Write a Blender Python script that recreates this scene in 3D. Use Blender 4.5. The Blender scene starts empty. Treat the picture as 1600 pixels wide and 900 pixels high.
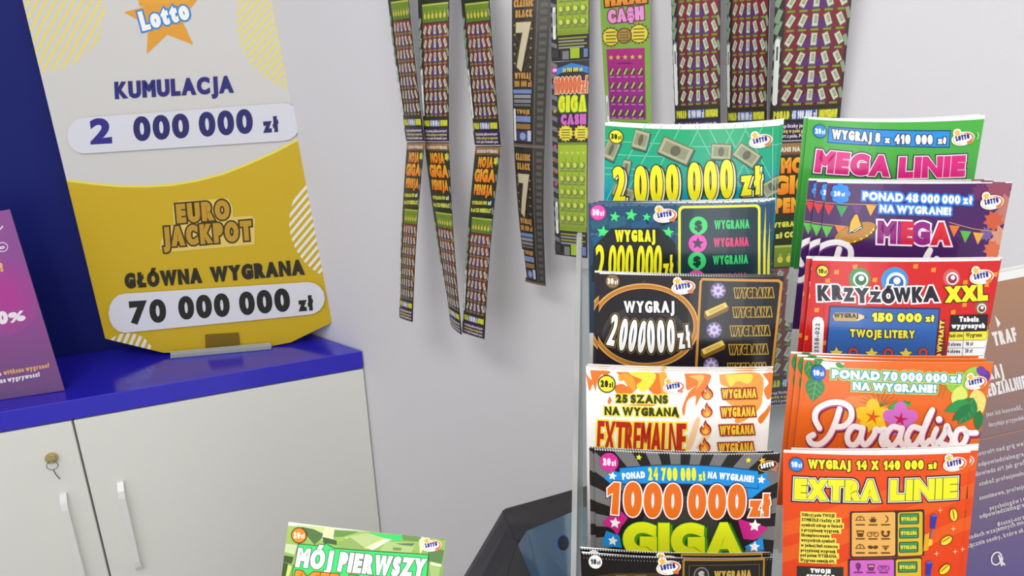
import bpy, bmesh, math, random
import numpy as np
from mathutils import Vector, Matrix
from mathutils.geometry import tessellate_polygon

random.seed(7)
SC = bpy.context.scene
COL = SC.collection
PI = math.pi
A3 = lambda *a: np.array(a, float)
RAD = math.radians

# ------------------------------------------------------------------ camera, world, lights, exposure
FPX, PITCH, ROLL, EYE = 1100.0, RAD(17.2), RAD(2.0), A3(0, 0, 1.5)
FWD = A3(0, math.cos(PITCH), -math.sin(PITCH))
_U0 = A3(0, math.sin(PITCH), math.cos(PITCH))
CRIGHT = math.cos(ROLL) * A3(1, 0, 0) - math.sin(ROLL) * _U0
CUP = math.sin(ROLL) * A3(1, 0, 0) + math.cos(ROLL) * _U0
cam = bpy.data.cameras.new('camera')
cam.sensor_width = 36.0
cam.lens = 36.0 * FPX / 1600.0
cam.clip_start = 0.02
cam_o = bpy.data.objects.new('camera', cam)
COL.objects.link(cam_o)
M = Matrix.Identity(4)
for i in range(3):
    M[i][0], M[i][1], M[i][2], M[i][3] = CRIGHT[i], CUP[i], -FWD[i], EYE[i]
cam_o.matrix_world = M
SC.camera = cam_o

SC.view_settings.view_transform = 'Standard'
SC.view_settings.look = 'None'
SC.view_settings.gamma = 1.0
SC.view_settings.use_curve_mapping = False
SC.view_settings.exposure = -0.03

world = bpy.data.worlds.new('world')
SC.world = world
world.use_nodes = True
bg = world.node_tree.nodes['Background']
bg.inputs[0].default_value = (0.97, 0.98, 1.0, 1)
bg.inputs[1].default_value = 1.0

def area_light(name, loc, target, sx, sy, power, col=(1, 1, 1)):
    l = bpy.data.lights.new(name, 'AREA')
    l.shape = 'RECTANGLE'; l.size = sx; l.size_y = sy; l.energy = power; l.color = col
    o = bpy.data.objects.new(name, l); COL.objects.link(o)
    o.location = loc
    o.rotation_euler = (Vector(target) - Vector(loc)).to_track_quat('-Z', 'Y').to_euler()
    return o
area_light('ceiling_panel_light', (-0.75, -0.15, 2.62), (0.1, 0.95, 1.1), 1.2, 0.6, 18, (1.0, 0.985, 0.96))
area_light('added_fill_light', (0.32, -1.9, 0.95), (0.32, 1.0, 0.95), 0.4, 1.3, 6, (0.97, 0.985, 1.0))  # unseen upright lamp added behind the camera for ticket highlights and low fill
area_light('ceiling_light', (0.9, -0.9, 2.62), (0.2, 0.7, 1.0), 1.2, 0.3, 11, (1.0, 0.985, 0.96))

# ------------------------------------------------------------------ measuring helpers
def ray(x, y):
    x = np.asarray(x, float); y = np.asarray(y, float)
    return FWD + CRIGHT * ((x - 800) / FPX)[..., None] + CUP * ((450 - y) / FPX)[..., None]
def on_plane(x, y, P, n):
    d = ray(x, y)
    t = ((P - EYE) @ n) / (d @ n)
    return EYE + d * t[..., None]
def yaw_axes(deg):
    a = RAD(deg)
    return A3(math.cos(a), math.sin(a), 0), A3(math.sin(a), -math.cos(a), 0)

# ------------------------------------------------------------------ materials
def lin(c):
    c = np.asarray(c, float) / 255.0
    return np.where(c <= 0.04045, c / 12.92, ((c + 0.055) / 1.055) ** 2.4)
def mat(name, rgb, rough=0.5, spec=0.5, metal=0.0, bump=0.0, scale=200, trans=0.0, var=0.0, coat=0.0):
    m = bpy.data.materials.new(name); m.use_nodes = True
    nt = m.node_tree; b = nt.nodes['Principled BSDF']
    c = (*lin(rgb), 1)
    b.inputs['Base Color'].default_value = c
    b.inputs['Roughness'].default_value = rough
    b.inputs['Specular IOR Level'].default_value = spec
    b.inputs['Metallic'].default_value = metal
    b.inputs['Transmission Weight'].default_value = trans
    b.inputs['Coat Weight'].default_value = coat
    if bump or var:
        tc = nt.nodes.new('ShaderNodeTexCoord')
        n = nt.nodes.new('ShaderNodeTexNoise'); n.inputs['Scale'].default_value = scale
        n.inputs['Detail'].default_value = 4
        nt.links.new(tc.outputs['Object'], n.inputs['Vector'])
        if bump:
            bp = nt.nodes.new('ShaderNodeBump'); bp.inputs['Strength'].default_value = bump
            bp.inputs['Distance'].default_value = 0.001
            nt.links.new(n.outputs['Fac'], bp.inputs['Height'])
            nt.links.new(bp.outputs['Normal'], b.inputs['Normal'])
        if var:
            r = nt.nodes.new('ShaderNodeMix'); r.data_type = 'RGBA'
            r.inputs[6].default_value = tuple(v * (1 - var) for v in c[:3]) + (1,)
            r.inputs[7].default_value = tuple(min(1, v * (1 + var)) for v in c[:3]) + (1,)
            nt.links.new(n.outputs['Fac'], r.inputs[0])
            nt.links.new(r.outputs[2], b.inputs['Base Color'])
    return m
def ink_mat(name, rough, spec=0.5):
    m = bpy.data.materials.new(name); m.use_nodes = True
    nt = m.node_tree; b = nt.nodes['Principled BSDF']
    a = nt.nodes.new('ShaderNodeAttribute'); a.attribute_name = 'Ink'
    nt.links.new(a.outputs['Color'], b.inputs['Base Color'])
    b.inputs['Roughness'].default_value = rough
    b.inputs['Specular IOR Level'].default_value = spec
    return m
def clear_mat(name, tint, alpha, rough=0.08):
    m = bpy.data.materials.new(name); m.use_nodes = True
    nt = m.node_tree; nt.nodes.remove(nt.nodes['Principled BSDF'])
    out = nt.nodes['Material Output']
    t = nt.nodes.new('ShaderNodeBsdfTransparent'); t.inputs[0].default_value = (*lin(tint), 1)
    d = nt.nodes.new('ShaderNodeBsdfDiffuse'); d.inputs[0].default_value = (*lin(tint), 1)
    g = nt.nodes.new('ShaderNodeBsdfGlossy'); g.inputs['Roughness'].default_value = rough
    fr = nt.nodes.new('ShaderNodeLayerWeight'); fr.inputs[0].default_value = 0.18
    cl = nt.nodes.new('ShaderNodeMath'); cl.operation = 'MULTIPLY'; cl.inputs[1].default_value = 0.45
    nt.links.new(fr.outputs['Facing'], cl.inputs[0])
    mx = nt.nodes.new('ShaderNodeMixShader'); mx.inputs[0].default_value = alpha
    mx2 = nt.nodes.new('ShaderNodeMixShader')
    nt.links.new(t.outputs[0], mx.inputs[1]); nt.links.new(d.outputs[0], mx.inputs[2])
    nt.links.new(cl.outputs[0], mx2.inputs[0])
    nt.links.new(mx.outputs[0], mx2.inputs[1]); nt.links.new(g.outputs[0], mx2.inputs[2])
    nt.links.new(mx2.outputs[0], out.inputs[0])
    return m
M_WALL = mat('white wall paint', (226, 224, 227), 0.75, 0.3, bump=0.15, scale=350)
M_BLUE = mat('dark blue laminate', (24, 33, 112), 0.5, 0.15, bump=0.05, scale=500)
M_TOP = mat('glossy blue worktop', (46, 40, 200), 0.16, 0.9, bump=0.02, scale=400)
M_DOOR = mat('pale grey laminate', (237, 237, 230), 0.5, 0.4, var=0.02, scale=900)
M_GAP = mat('dark gap', (28, 27, 24), 0.8)
M_HANDLE = mat('white painted handle', (240, 240, 236), 0.2, 0.6)
M_BRASS = mat('brass lock', (214, 196, 140), 0.36, metal=0.8)
M_WIRE = mat('steel wire', (95, 93, 90), 0.35, metal=0.9)
M_FLOOR = mat('grey floor', (150, 145, 138), 0.6, var=0.1, scale=30)
M_COUNTER = mat('grey counter laminate', (196, 196, 192), 0.45, var=0.03, scale=300)
M_INK = ink_mat('glossy printed card', 0.2, 0.4)
M_STRIP = ink_mat('printed hanging ticket', 0.38, 0.4)
M_BOARD = ink_mat('printed sign board', 0.42, 0.35)
M_ACRYL = clear_mat('clear acrylic', (236, 240, 240), 0.10)
M_ACRYL2 = clear_mat('clear acrylic edge', (226, 228, 226), 0.5, 0.15)
M_BLACK = mat('black plastic', (44, 43, 46), 0.42, 0.5, bump=0.2, scale=900)
M_BLUEP = mat('dark blue translucent plastic', (62, 92, 122), 0.16, 0.5, trans=0.12, coat=0.4)

# ------------------------------------------------------------------ object helpers
def setp(o, label=None, cat=None, group=None, kind=None):
    if label: o['label'] = label
    if cat: o['category'] = cat
    if group: o['group'] = group
    if kind: o['kind'] = kind
    return o
def link(name, me, parent=None):
    o = bpy.data.objects.new(name, me); COL.objects.link(o)
    if parent is not None:
        o.parent = parent
        o.matrix_parent_inverse = Matrix.Translation(-Vector(parent.location))
    return o
def empty(name, loc):
    o = bpy.data.objects.new(name, None); COL.objects.link(o)
    o.location = tuple(loc); o.empty_display_size = 0.05
    return o
def bm_obj(name, bm, m, parent=None, smooth=False):
    bmesh.ops.recalc_face_normals(bm, faces=bm.faces)
    me = bpy.data.meshes.new(name); bm.to_mesh(me); bm.free()
    me.materials.append(m)
    if smooth: me.shade_smooth()
    return link(name, me, parent)
def obox(bm, O, ax, lo, hi, bev=0.0, seg=2):
    """box in the frame O + a*ax[0] + b*ax[1] + c*ax[2]"""
    vs = []
    for a in (lo[0], hi[0]):
        for b in (lo[1], hi[1]):
            for c in (lo[2], hi[2]):
                vs.append(bm.verts.new(tuple(O + ax[0] * a + ax[1] * b + ax[2] * c)))
    fs = [bm.faces.new([vs[i] for i in q]) for q in ((0, 1, 3, 2), (4, 6, 7, 5), (0, 4, 5, 1), (2, 3, 7, 6), (0, 2, 6, 4), (1, 5, 7, 3))]
    if bev:
        es = list({e for f in fs for e in f.edges})
        bmesh.ops.bevel(bm, geom=es, offset=bev, segments=seg, affect='EDGES', profile=0.5)
def oprism(bm, pts_front, back_vec, bev=0.0):
    """prism: polygon of 3-D points extruded by back_vec"""
    a = [bm.verts.new(tuple(p)) for p in pts_front]
    b = [bm.verts.new(tuple(np.asarray(p) + back_vec)) for p in pts_front]
    n = len(a)
    fs = [bm.faces.new(a), bm.faces.new(b[::-1])]
    for i in range(n):
        fs.append(bm.faces.new([a[i], b[i], b[(i + 1) % n], a[(i + 1) % n]]))
    if bev:
        es = list({e for f in fs for e in f.edges})
        bmesh.ops.bevel(bm, geom=es, offset=bev, segments=2, affect='EDGES', profile=0.5)
def tube(bm, pts, r, n=10):
    pts = [Vector(tuple(p)) for p in pts]; rings = []
    for i, p in enumerate(pts):
        d = (pts[min(i + 1, len(pts) - 1)] - pts[max(i - 1, 0)]).normalized()
        s = d.orthogonal().normalized() if i == 0 else (s - d * s.dot(d)).normalized()
        t = d.cross(s)
        rings.append([bm.verts.new(p + (s * math.cos(2 * PI * k / n) + t * math.sin(2 * PI * k / n)) * r) for k in range(n)])
    for a, b in zip(rings, rings[1:]):
        for k in range(n):
            bm.faces.new([a[k], a[(k + 1) % n], b[(k + 1) % n], b[k]])
    bm.faces.new(rings[0][::-1]); bm.faces.new(rings[-1])
def disc(bm, c, n, r, h, seg=32):
    n = Vector(tuple(n)).normalized(); s = n.orthogonal().normalized(); t = n.cross(s); c = Vector(tuple(c))
    oprism(bm, [c + (s * math.cos(2 * PI * k / seg) + t * math.sin(2 * PI * k / seg)) * r + n * h for k in range(seg)], np.array(-n * h))

# ------------------------------------------------------------------ lettering
_G = {}
def _glyph_raw(ch):
    if ch == '1':
        P = [(0.0, .66), (0.0, .80), (.21, 1), (.33, 1), (.33, 0), (.20, 0), (.20, .80)]
        P = P[::-1]
        tr = tessellate_polygon([[Vector((x, y, 0)) for x, y in P]])
        v = np.array(P); t = np.array(tr)
    else:
        c = bpy.data.curves.new('lettering', 'FONT'); c.body = ch; c.resolution_u = 6
        o = bpy.data.objects.new('lettering', c)
        me = bpy.data.meshes.new_from_object(o)
        me.calc_loop_triangles()
        v = np.empty(len(me.vertices) * 3); me.vertices.foreach_get('co', v); v = v.reshape(-1, 3)[:, :2]
        t = np.empty(len(me.loop_triangles) * 3, int); me.loop_triangles.foreach_get('vertices', t); t = t.reshape(-1, 3)
        bpy.data.objects.remove(o); bpy.data.curves.remove(c); bpy.data.meshes.remove(me)
    if len(t):
        a, b, d = v[t[:, 0]], v[t[:, 1]], v[t[:, 2]]
        ar = (b[:, 0] - a[:, 0]) * (d[:, 1] - a[:, 1]) - (b[:, 1] - a[:, 1]) * (d[:, 0] - a[:, 0])
        t = np.where((ar < 0)[:, None], t[:, ::-1], t)
    ed = {(int(x[i]), int(x[(i + 1) % 3])) for x in t for i in range(3)}
    nxt = np.arange(len(v)); prv = np.arange(len(v))
    for i, j in ed:
        if (j, i) not in ed:
            nxt[i] = j; prv[j] = i
    return v, t, nxt, prv
_CAP = None
def glyph(ch):
    global _CAP
    if _CAP is None:
        v = _glyph_raw('H')[0]; _CAP = v[:, 1].max() - v[:, 1].min()
    if ch not in _G:
        v, t, nx, pv = _glyph_raw(ch)
        if ch != '1': v = v / _CAP
        if len(v): v = v - np.array([v[:, 0].min(), 0])
        _G[ch] = (v, t, nx, pv)
    return _G[ch]
def grow(v, nx, pv, w):
    if w == 0 or not len(v): return v
    def nrm(d):
        l = np.hypot(d[:, 0], d[:, 1])[:, None]; l[l < 1e-9] = 1
        d = d / l
        return np.stack([d[:, 1], -d[:, 0]], 1)
    n1 = nrm(v - v[pv]); n2 = nrm(v[nx] - v)
    m = n1 + n2
    dd = 1 + (n1 * n2).sum(1, keepdims=True)
    m = m / np.maximum(dd, 0.35)
    l = np.hypot(m[:, 0], m[:, 1])[:, None]
    m = np.where(l > 1.7, m / np.maximum(l, 1e-9) * 1.7, m)
    return v + m * w

# ------------------------------------------------------------------ printing: ink laid on a sheet as thin coloured film
class Art:
    def __init__(s, mp, clip, eps):
        s.mp, s.clip, s.eps, s.k = mp, clip, eps, 0
        s.V, s.C, s.Z = [], [], []
    def add(s, tris, col, jit=None):
        tris = np.asarray(tris, float).reshape(-1, 3, 2)
        if not len(tris): return
        s.k += 1
        V = s.mp(tris.reshape(-1, 2)).reshape(-1, 3, 2)
        col = np.asarray(col, float)
        Cc = np.broadcast_to(lin(col) if col.ndim == 1 else lin(col), (len(V), 3, 3)).copy() if col.ndim < 3 else lin(col)
        z = np.full(len(V), float(s.k))          # height in layers; the sheet turns it into metres
        if jit is not None: z = z + jit * 0.22
        s.V.append(V); s.C.append(Cc); s.Z.append(z)
    def poly(s, pts, col, col2=None, ax=1):
        """filled outline; with col2 the ink runs from col to col2 along axis ax"""
        pts = np.asarray(pts, float)
        tr = np.array(tessellate_polygon([[Vector((x, y, 0)) for x, y in pts]]))
        if not len(tr): return
        T = pts[tr]
        if col2 is not None:
            lo, hi = pts[:, ax].min(), pts[:, ax].max()
            f = ((T[..., ax] - lo) / max(hi - lo, 1e-6))[..., None]
            s.add(T, np.asarray(col, float) * (1 - f) + np.asarray(col2, float) * f)
        else: s.add(T, col)
    def rect(s, x0, y0, x1, y1, col, col2=None, ax=1): s.poly([(x0, y0), (x1, y0), (x1, y1), (x0, y1)], col, col2, ax)
    def ell(s, cx, cy, rx, ry, col, rot=0, n=28):
        a = np.linspace(0, 2 * PI, n, endpoint=False)
        x, y = np.cos(a) * rx, np.sin(a) * ry; c, d = math.cos(RAD(rot)), math.sin(RAD(rot))
        s.poly(np.stack([cx + x * c - y * d, cy + x * d + y * c], 1), col)
    def circ(s, cx, cy, r, col): s.ell(cx, cy, r, r, col)
    def line(s, pts, w, col, w2=None):
        pts = np.asarray(pts, float); n = len(pts); W = np.linspace(w, w2 if w2 is not None else w, n)
        d = np.gradient(pts, axis=0); l = np.hypot(d[:, 0], d[:, 1])[:, None]; l[l == 0] = 1; d /= l
        nn = np.stack([-d[:, 1], d[:, 0]], 1) * W[:, None] / 2
        A, B = pts + nn, pts - nn
        T = []
        for i in range(n - 1): T += [[A[i], B[i], B[i + 1]], [A[i], B[i + 1], A[i + 1]]]
        s.add(T, col, np.arange(len(T)) // 2 % 3)
    def ring(s, cx, cy, rx, ry, w, col, a0=0, a1=360, rot=0, n=40, w2=None):
        a = np.radians(np.linspace(a0, a1, n)); c, d = math.cos(RAD(rot)), math.sin(RAD(rot))
        x, y = np.cos(a) * rx, np.sin(a) * ry
        s.line(np.stack([cx + x * c - y * d, cy + x * d + y * c], 1), w, col, w2)
    def star(s, cx, cy, r, col, rot=0, k=0.42, n=5, sx=1):
        a = np.radians(rot - 90) + np.arange(2 * n) * PI / n
        q = np.where(np.arange(2 * n) % 2 == 0, r, r * k)
        s.poly(np.stack([cx + np.cos(a) * q * sx, cy + np.sin(a) * q], 1), col)
    def rrect(s, x0, y0, x1, y1, r, col, slope=0, w=None):
        P = []
        for cx, cy, a0 in ((x1 - r, y1 - r, 0), (x0 + r, y1 - r, 90), (x0 + r, y0 + r, 180), (x1 - r, y0 + r, 270)):
            for a in np.radians(np.linspace(a0, a0 + 90, 7)): P.append((cx + r * math.cos(a), cy + r * math.sin(a)))
        P = np.array(P); P[:, 1] += slope * (P[:, 0] - (x0 + x1) / 2)
        if w is None: s.poly(P, col)
        else: s.line(np.vstack([P, P[:2]]), w, col)
    def text(s, t, x0, y0, x1, y1, h, col, bold=0.0, out=(), sl=0.0, h1=None, arch=0.0, sp=0.13, col2=None):
        d = A3(x1 - x0, y1 - y0); L = np.hypot(*d); d /= L; up = A3(d[1], -d[0])
        ky = (h - 2 * bold); hh = h if h1 is None else h1
        gap, blank = 2 * bold + sp * 0.55 * h, 0.26 * h
        ws = [glyph(c)[0][:, 0].max() if c != ' ' else 0.0 for c in t]
        fixed = sum(blank if c == ' ' else gap for c in t) - gap
        kx = (L - 2 * bold - fixed) / max(sum(ws), 1e-3)
        if kx < 0.3 * ky:
            q = (L - 2 * bold - 0.3 * ky * sum(ws)) / max(fixed, 1e-6); kx = 0.3 * ky; gap *= q; blank *= q
        gs, x = [], 0.0
        for c, w in zip(t, ws):
            if c == ' ': x += blank; continue
            gs.append((glyph(c), x)); x += w * kx + gap
        for w, c in sorted(list(out), key=lambda q: -q[0]) + [(0, col)]:
            T, J, CC = [], [], []
            for i, ((v, tr, nx, pv), gx) in enumerate(gs):
                if not len(tr): continue
                p = np.stack([v[:, 0] * kx + gx, v[:, 1] * ky], 1)
                p = grow(p, nx, pv, bold + w) + bold
                tt = np.clip(p[:, 0] / L, 0, 1)
                Y = p[:, 1] * (1 + (hh / h - 1) * tt)
                X = p[:, 0] + sl * Y
                Y = Y + arch * 4 * tt * (1 - tt)
                q = A3(x0, y0) + X[:, None] * d + Y[:, None] * up
                a_, b_, c_ = p[tr[:, 0]], p[tr[:, 1]], p[tr[:, 2]]
                tr = tr[((b_[:, 0] - a_[:, 0]) * (c_[:, 1] - a_[:, 1]) - (b_[:, 1] - a_[:, 1]) * (c_[:, 0] - a_[:, 0])) > 0]     # drop what a bold outline turned inside out
                if not len(tr): continue
                T.append(q[tr]); J.append(np.full(len(tr), i % 4))
                if w == 0 and col2 is not None:
                    f = np.clip(Y[tr] / h, 0, 1)[..., None]
                    CC.append(np.asarray(col2, float) * (1 - f) + np.asarray(c, float) * f)
            if T: s.add(np.concatenate(T), np.concatenate(CC) if CC else c, np.concatenate(J))
    def texts(s, rows, **k):
        for r in rows: s.text(*r, **k)
    def stripes(s, cx, cy, r, ang, pitch, w, col):
        """parallel bars inside a disc"""
        a = RAD(ang); d = A3(math.cos(a), math.sin(a)); n = A3(-d[1], d[0])
        o = -r + pitch / 2
        while o < r:
            q = math.sqrt(max(r * r - o * o, 0)); c = A3(cx, cy) + n * o
            q2 = math.sqrt(max(r * r - (o + w) ** 2, 0))
            s.poly([c - d * q, c + d * q, c + n * w + d * q2, c + n * w - d * q2], col)
            s.k -= 1
            o += pitch
        s.k += 1
    # ---- marks that repeat on the tickets
    def lotto(s, cx, cy, w, dark=False):
        base = (40, 34, 30) if dark else (250, 248, 244)
        if not dark:
            s.ell(cx, cy + .04 * w, .52 * w, .30 * w, base, -8)
            s.circ(cx - .26 * w, cy - .22 * w, .19 * w, base)
        s.ring(cx, cy + .04 * w, .44 * w, .235 * w, .03 * w, (238, 190, 120) if not dark else (225, 160, 50), 100, 300, -8, 24, .05 * w)
        s.ring(cx, cy + .04 * w, .44 * w, .235 * w, .04 * w, (226, 120, 52), -75, 70, -8, 20, .11 * w)
        s.star(cx - .26 * w, cy - .23 * w, .17 * w, (243, 188, 60), -12, .5)
        s.star(cx + .36 * w, cy + .24 * w, .09 * w, (226, 120, 52), 10, .5)
        s.text('LOTTO', cx - .31 * w, cy + .15 * w, cx + .30 * w, cy + .05 * w, .23 * w, (255, 255, 255) if dark else (52, 52, 150), bold=.028 * w)
    def price(s, cx, cy, r, n, fill, txt, edge=None):
        if edge: s.circ(cx, cy, r, edge); s.circ(cx, cy, r * .87, fill)
        else: s.circ(cx, cy, r, fill)
        s.text(n, cx - r * .68, cy + r * .38, cx + r * .16, cy + r * .38, r * .78, txt, bold=r * .075)
        s.text('zł', cx + r * .26, cy + r * .38, cx + r * .74, cy + r * .38, r * .62, txt, bold=r * .05)
    def bill(s, cx, cy, w, h, rot, c=(176, 178, 140), face=True):
        a = RAD(rot); d = A3(math.cos(a), math.sin(a)); n = A3(-d[1], d[0]); o = A3(cx, cy)
        q = lambda x, y: o + d * x * w / 2 + n * y * h / 2
        s.poly([q(-1, -1), q(1, -1), q(1, 1), q(-1, 1)], [v * .62 for v in c])
        s.poly([q(-.93, -.86), q(.93, -.86), q(.93, .86), q(-.93, .86)], c)
        if face:
            s.poly([q(-.75, -.6), q(.75, -.6), q(.75, .6), q(-.75, .6)], [v * .82 for v in c])
            s.ell(cx, cy, w * .15, h * .30, [v * .55 for v in c], rot, 14)

    # ---- clip to the sheet and cut along bands
    def soup(s, cuts=()):
        V = np.concatenate(s.V); Cc = np.concatenate(s.C); Z = np.concatenate(s.Z)
        D = np.concatenate([V, Cc, np.broadcast_to(Z[:, None, None], (len(Z), 3, 1))], 2)     # a b r g b z
        cl = np.asarray(s.clip, float); c0 = cl.mean(0)
        for i in range(len(cl)):
            p, q = cl[i], cl[(i + 1) % len(cl)]
            n = A3(-(q - p)[1], (q - p)[0])
            if (c0 - p) @ n < 0: n = -n
            D = split(D, n, p @ n)[0]
        for n, c in cuts:
            hi, lo = split(D, np.asarray(n, float), c)
            D = np.concatenate([hi, lo])
        return D
def split(D, n, c):
    if not len(D): return D, D
    dist = D[:, :, :2] @ n - c
    tol = 1e-7 * max(np.abs(n).max(), 1e-9) if np.abs(n).max() < 10 else 1e-6
    ins = dist >= -tol
    k = ins.sum(1)
    keep, drop = [D[k == 3]], [D[k == 0]]
    mix = np.where((k > 0) & (k < 3))[0]
    up, dn = [], []
    for m in mix:
        T, ds = D[m], dist[m]
        P, N = [], []
        for i in range(3):
            a, b, da, db = T[i], T[(i + 1) % 3], ds[i], ds[(i + 1) % 3]
            (P if da >= -tol else N).append(a)
            if (da >= -tol) != (db >= -tol):
                x = a + (b - a) * (da / (da - db)); P.append(x); N.append(x)
        for S, Q in ((up, P), (dn, N)):
            for i in range(1, len(Q) - 1): S.append([Q[0], Q[i], Q[i + 1]])
    if up: keep.append(np.array(up))
    if dn: drop.append(np.array(dn))
    return np.concatenate(keep), np.concatenate(drop)

def sheet_mesh(name, art, surf, outline, thick, m, grid=(1, 1), paper=(244, 243, 240), edge=None, film=9e-4):
    """a thin sheet with its print: one mesh. surf(a, b) gives points of the face and their normals; the sheet bends along a grid."""
    base = Art(lambda p: p, outline, 0.0)
    base.poly(outline, paper)
    base.Z = [np.zeros(len(base.V[0]))]
    ol = np.asarray(outline, float); lo, hi = ol.min(0), ol.max(0)
    na, nb = grid; da, db = (hi - lo) / (na, nb)
    cuts = [((1, 0), lo[0] + da * i) for i in range(1, na)] + [((0, 1), lo[1] + db * i) for i in range(1, nb)]
    if na > 1 and nb > 1: cuts += [((1 / da, 1 / db), lo[0] / da + lo[1] / db + k) for k in range(1, na + nb)]
    F = base.soup(cuts)
    Bk = F.copy(); Bk[:, :, 5] = -thick; Bk = Bk[:, ::-1]
    S = []
    ec = lin(edge or paper)
    for i in range(len(ol)):
        p, q = ol[i], ol[(i + 1) % len(ol)]
        ts = {0.0, 1.0}
        for n, c in cuts:
            n = np.asarray(n, float); d0, d1 = p @ n - c, q @ n - c
            if d0 * d1 < 0: ts.add(d0 / (d0 - d1))
        ts = sorted(ts)
        for t0, t1 in zip(ts, ts[1:]):
            a, b = p + (q - p) * t0, p + (q - p) * t1
            A0, B0, A1, B1 = [np.concatenate([x, ec, [z]]) for x, z in ((a, 0), (b, 0), (a, -thick), (b, -thick))]
            S += [[A0, A1, B1], [A0, B1, B0]]
    parts = [F, Bk, np.array(S)]
    if art is not None and art.V:
        D = art.soup(cuts)
        D[:, :, 5] *= min(art.eps, film / max(art.k, 1))
        parts.append(D)
    P = np.concatenate(parts).reshape(-1, 6)
    ga, gb = np.meshgrid(lo[0] + da * np.arange(na + 1), lo[1] + db * np.arange(nb + 1), indexing='ij')
    pos, nor = surf(ga.ravel(), gb.ravel())
    G = np.concatenate([pos, nor], 1).reshape(na + 1, nb + 1, 6)
    x, y = (P[:, 0] - lo[0]) / da, (P[:, 1] - lo[1]) / db
    # every fragment stays inside one grid triangle: use the fragment's centre to choose it
    cx, cy = np.repeat(x.reshape(-1, 3).mean(1), 3), np.repeat(y.reshape(-1, 3).mean(1), 3)
    ci, cj = np.clip(np.floor(cx), 0, na - 1).astype(int), np.clip(np.floor(cy), 0, nb - 1).astype(int)
    fx, fy = (x - ci)[:, None], (y - cj)[:, None]
    low = ((cx - ci) + (cy - cj) < 1)[:, None]
    g00, g10, g01, g11 = G[ci, cj], G[ci + 1, cj], G[ci, cj + 1], G[ci + 1, cj + 1]
    V = np.where(low, g00 + (g10 - g00) * fx + (g01 - g00) * fy, g11 + (g01 - g11) * (1 - fx) + (g10 - g11) * (1 - fy))
    co = V[:, :3] + V[:, 3:] * P[:, 5:6]
    n = len(P)
    me = bpy.data.meshes.new(name)
    me.vertices.add(n); me.vertices.foreach_set('co', co.astype(np.float32).ravel())
    me.loops.add(n); me.loops.foreach_set('vertex_index', np.arange(n, dtype=np.int32))
    me.polygons.add(n // 3); me.polygons.foreach_set('loop_start', np.arange(0, n, 3, dtype=np.int32))
    me.polygons.foreach_set('loop_total', np.full(n // 3, 3, dtype=np.int32))
    at = me.attributes.new('Ink', 'FLOAT_COLOR', 'POINT')
    at.data.foreach_set('color', np.concatenate([P[:, 2:5], np.ones((n, 1))], 1).astype(np.float32).ravel())
    me.materials.append(m)
    me.update(calc_edges=True); me.validate()
    return me

class Plane:
    """plane through P with level axis u, down axis v, normal n towards the room"""
    def __init__(s, P, yaw, tilt=0.0):
        s.P = np.asarray(P, float); s.u, n = yaw_axes(yaw)
        t = RAD(tilt)
        s.v = A3(0, 0, -1) * math.cos(t) + n * math.sin(t)
        s.n = np.cross(s.v, s.u); s.n *= np.sign(s.n @ n)
    def px(s, p):
        p = np.asarray(p, float).reshape(-1, 2)
        W = on_plane(p[:, 0], p[:, 1], s.P, s.n) - s.P
        return np.stack([W @ s.u, W @ s.v], 1)
    def surf(s, a, b, z):
        return s.P + a[:, None] * s.u + b[:, None] * s.v + z[:, None] * s.n
    def px_of(s, a, b):
        d = s.P + s.u * a + s.v * b - EYE; z = d @ FWD
        return (800 + FPX * (d @ CRIGHT) / z, 450 - FPX * (d @ CUP) / z)

# ------------------------------------------------------------------ the setting
WU, WN = yaw_axes(-40.0)                    # white side wall
WALL_D = 0.985
def wall_px(x, y, off=0.0):
    return on_plane(np.array([x]), np.array([y]), EYE - WN * (WALL_D - off), WN)[0]
CU, CN = yaw_axes(21.0)                     # cabinet front and blue rear wall
PC = wall_px(568, 575, 0.004)               # front right corner, under the worktop
Z_UNDER = PC[2]
Z_TOP = on_plane(np.array([568]), np.array([548]), PC, CN)[0][2]
DEPTH = 0.30
def meet(off_c, off_w=0.0):
    """where the line off_c behind the cabinet front meets the white wall (less off_w)"""
    A = np.array([CN[:2], WN[:2]])
    r = A3(PC[:2] @ CN[:2] - off_c, EYE[:2] @ WN[:2] - WALL_D + off_w)
    return np.linalg.solve(A, r)
K = meet(DEPTH)
UP = A3(0, 0, 1)
bm = bmesh.new(); kk = A3(*K, 0)
oprism(bm, [kk - WU * 0.1, kk + WU * 3.0, kk + WU * 3.0 + UP * 2.7, kk - WU * 0.1 + UP * 2.7], -WN * 0.1)
setp(bm_obj('wall_right', bm, M_WALL), kind='structure', label='smooth white wall behind the hanging ticket strips')
bm = bmesh.new()
oprism(bm, [kk - CU * 2.6, kk, kk + UP * 2.7, kk - CU * 2.6 + UP * 2.7], -CN * 0.1)
setp(bm_obj('wall_back', bm, M_BLUE), kind='structure', label='dark blue wall panel behind the sign')
bm = bmesh.new(); obox(bm, A3(0, 0, 0), (A3(1, 0, 0), A3(0, 1, 0), UP), (-3, -2.0, -0.1), (3.2, 3.0, 0.0))
setp(bm_obj('floor', bm, M_FLOOR), kind='structure', label='plain grey floor')
bm = bmesh.new()
obox(bm, A3(0, 0, 0), (A3(1, 0, 0), A3(0, 1, 0), UP), (-3, -2.0, 2.7), (3.2, 3.0, 2.8))
setp(bm_obj('ceiling', bm, mat('white ceiling', (235, 235, 232), 0.8)), kind='structure', label='plain white ceiling')

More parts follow.
